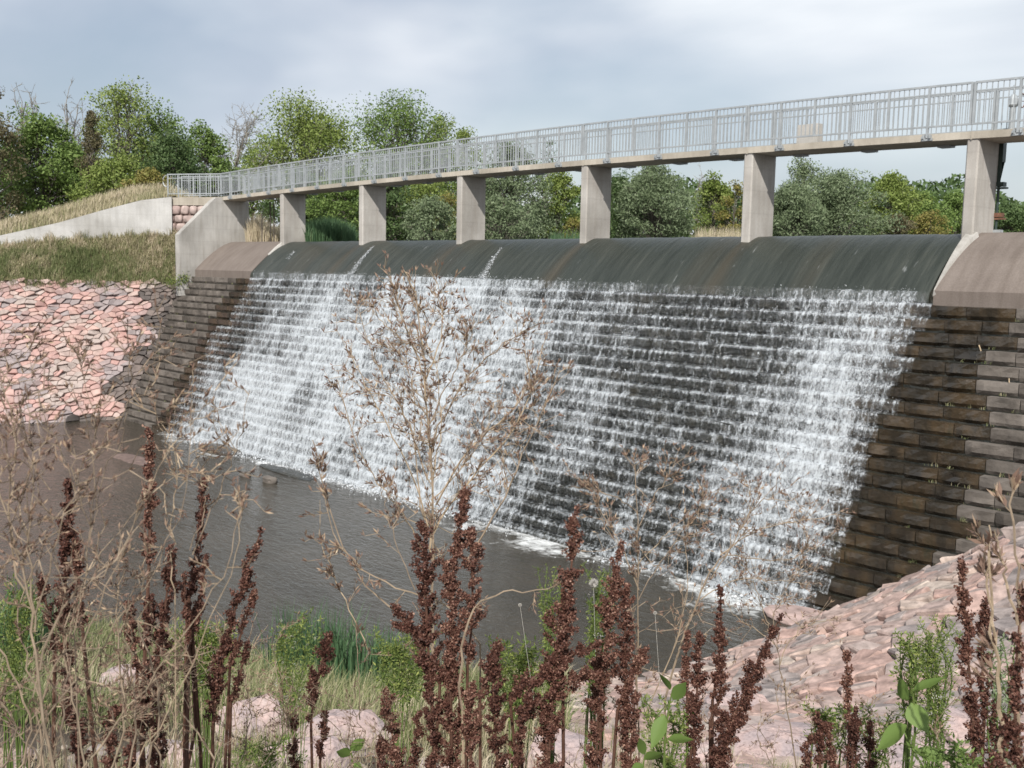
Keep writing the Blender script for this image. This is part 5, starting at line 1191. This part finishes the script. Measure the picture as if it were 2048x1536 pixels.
# broad leaved seedlings
def broad(label, D, stem_pts, lvs):
    p0 = to_ground(at(stem_pts[0][0], stem_pts[0][1]+60, D)); root = empty('broadleaf_plant', tuple(p0), label=label, category='plant', group='broad leaved plants in the foreground')
    st = MB(); sp_ = spine(stem_pts, D, 8); tube(st, limb_path(p0, sp_[0], 3, 0), .003, 5, .4); tube(st, sp_, np.linspace(.003, .0015, 8), 5, .4); o = st.build('stem', M_weed, root); o.matrix_parent_inverse = Matrix.Translation(-Vector(p0))
    for (ax_, ay_, bx_, by_, wp_, tn) in lvs:
        a = at(ax_, ay_, D); b_ = at(bx_, by_, D-.03); e = b_-a; L_ = np.linalg.norm(e); e /= L_; s_ = np.cross(e, Fw+rng.normal(0, .25, 3)); s_ /= np.linalg.norm(s_); n_ = np.cross(s_, e); wd = wp_*D/FPX*.38
        u = np.linspace(0, 1, 9); prof = np.sin(u**.72*np.pi)**1.15; P = np.zeros((9, 5, 3))
        for q, v in enumerate((-1, -.5, 0, .5, 1)): P[:, q] = a+e*L_*u[:, None]+s_*(v*wd*prof*(1+.08*np.sin(u*25)))[:, None]+n_*((.25*abs(v)*wd*prof)-.12*L_*u**2+.0)[:, None]
        mb = MB(); grid(mb, P, tn); o = mb.build('leaf', M_leafA if tn < .9 else M_leafB, root, smooth=True); o.matrix_parent_inverse = Matrix.Translation(-Vector(p0))
    return root
broad('plant with three broad green leaves at the bottom right', 2.0, [(1815, 1560), (1830, 1460), (1822, 1370)], [(1822, 1405, 1855, 1470, 60, .55), (1818, 1400, 1790, 1350, 40, .4), (1815, 1450, 1745, 1500, 52, .45), (1825, 1380, 1895, 1350, 22, .4), (1830, 1500, 1910, 1520, 36, .4)])
broad('drooping green leaf plant at the foot of the slender forked dock', 2.1, [(1330, 1600), (1330, 1480), (1345, 1380)], [(1345, 1400, 1375, 1360, 36, .35), (1330, 1430, 1300, 1500, 40, .4), (1335, 1480, 1390, 1475, 30, .5), (1340, 1380, 1320, 1340, 24, .3)])
broad('leafy seedling at the bottom edge left of the leaning dock', 2.0, [(1290, 1620), (1285, 1560), (1290, 1510)], [(1290, 1520, 1330, 1500, 34, .4), (1288, 1530, 1255, 1560, 40, .35), (1290, 1510, 1275, 1470, 26, .45)])
broad('green seedling at the bottom under the short left dock', 2.2, [(700, 1600), (705, 1540), (700, 1490)], [(700, 1500, 735, 1475, 30, .5), (702, 1510, 670, 1500, 30, .4), (703, 1530, 730, 1545, 30, .5)])
# arching dry grass tuft
c0 = to_ground(at(1000, 1420, 4.2)); mb = MB(); n = 260; P = c0+rng.normal(0, .08, (n, 3))*[1, 1, 0]; blades(mb, P, rng.uniform(.25, .62, n), .003, .9, np.clip(rng.normal(.85, .1, n), 0, 1))
mb.build('grass_tuft', M_grass, label='pale arching dry grass tuft at the shore right of the central docks', category='grass tuft')
c0 = to_ground(at(640, 1450, 3.6)); mb = MB(); n = 200; P = c0+rng.normal(0, .07, (n, 3))*[1, 1, 0]; blades(mb, P, rng.uniform(.15, .4, n), .003, .8, np.clip(rng.normal(.6, .15, n), 0, 1))
mb.build('grass_tuft', M_grass, label='yellowing grass tuft beside the rounded left boulder', category='grass tuft')
# dandelion-like seed heads
for k, (a, b_, D, l_) in enumerate(((1187, 1166, 2.3, 'round white seed head between the two thick docks'), (970+340, 1226, 2.6, 'faint white seed head before the pool right of centre'), (1040, 1210, 2.6, 'small white seed head over the dry grass tuft'))):
    c0 = at(a, b_, D); N = 260; e = rng.normal(size=(N, 3)); e /= np.linalg.norm(e, axis=1, keepdims=True); mb = MB(); r_ = 10*D/FPX*(1 if k == 0 else .4)
    segs(mb, np.zeros((N, 3)), e*r_*rng.uniform(.75, 1, N)[:, None], .0002, .0004, 3, .5); g_ = to_ground(c0); tube(mb, limb_path(g_-c0, np.zeros(3), 6, .02), .0005, 4, .5)
    o = mb.build('seed_head', M_fluff, label=l_, category='seed head', group='white seed heads'); o.location = c0
open('/tmp/tris.txt', 'w').write(str(sum(len(o.data.loops)-2*len(o.data.polygons) for o in scene.objects if o.type == 'MESH'))) if False else None
TRIS = 1
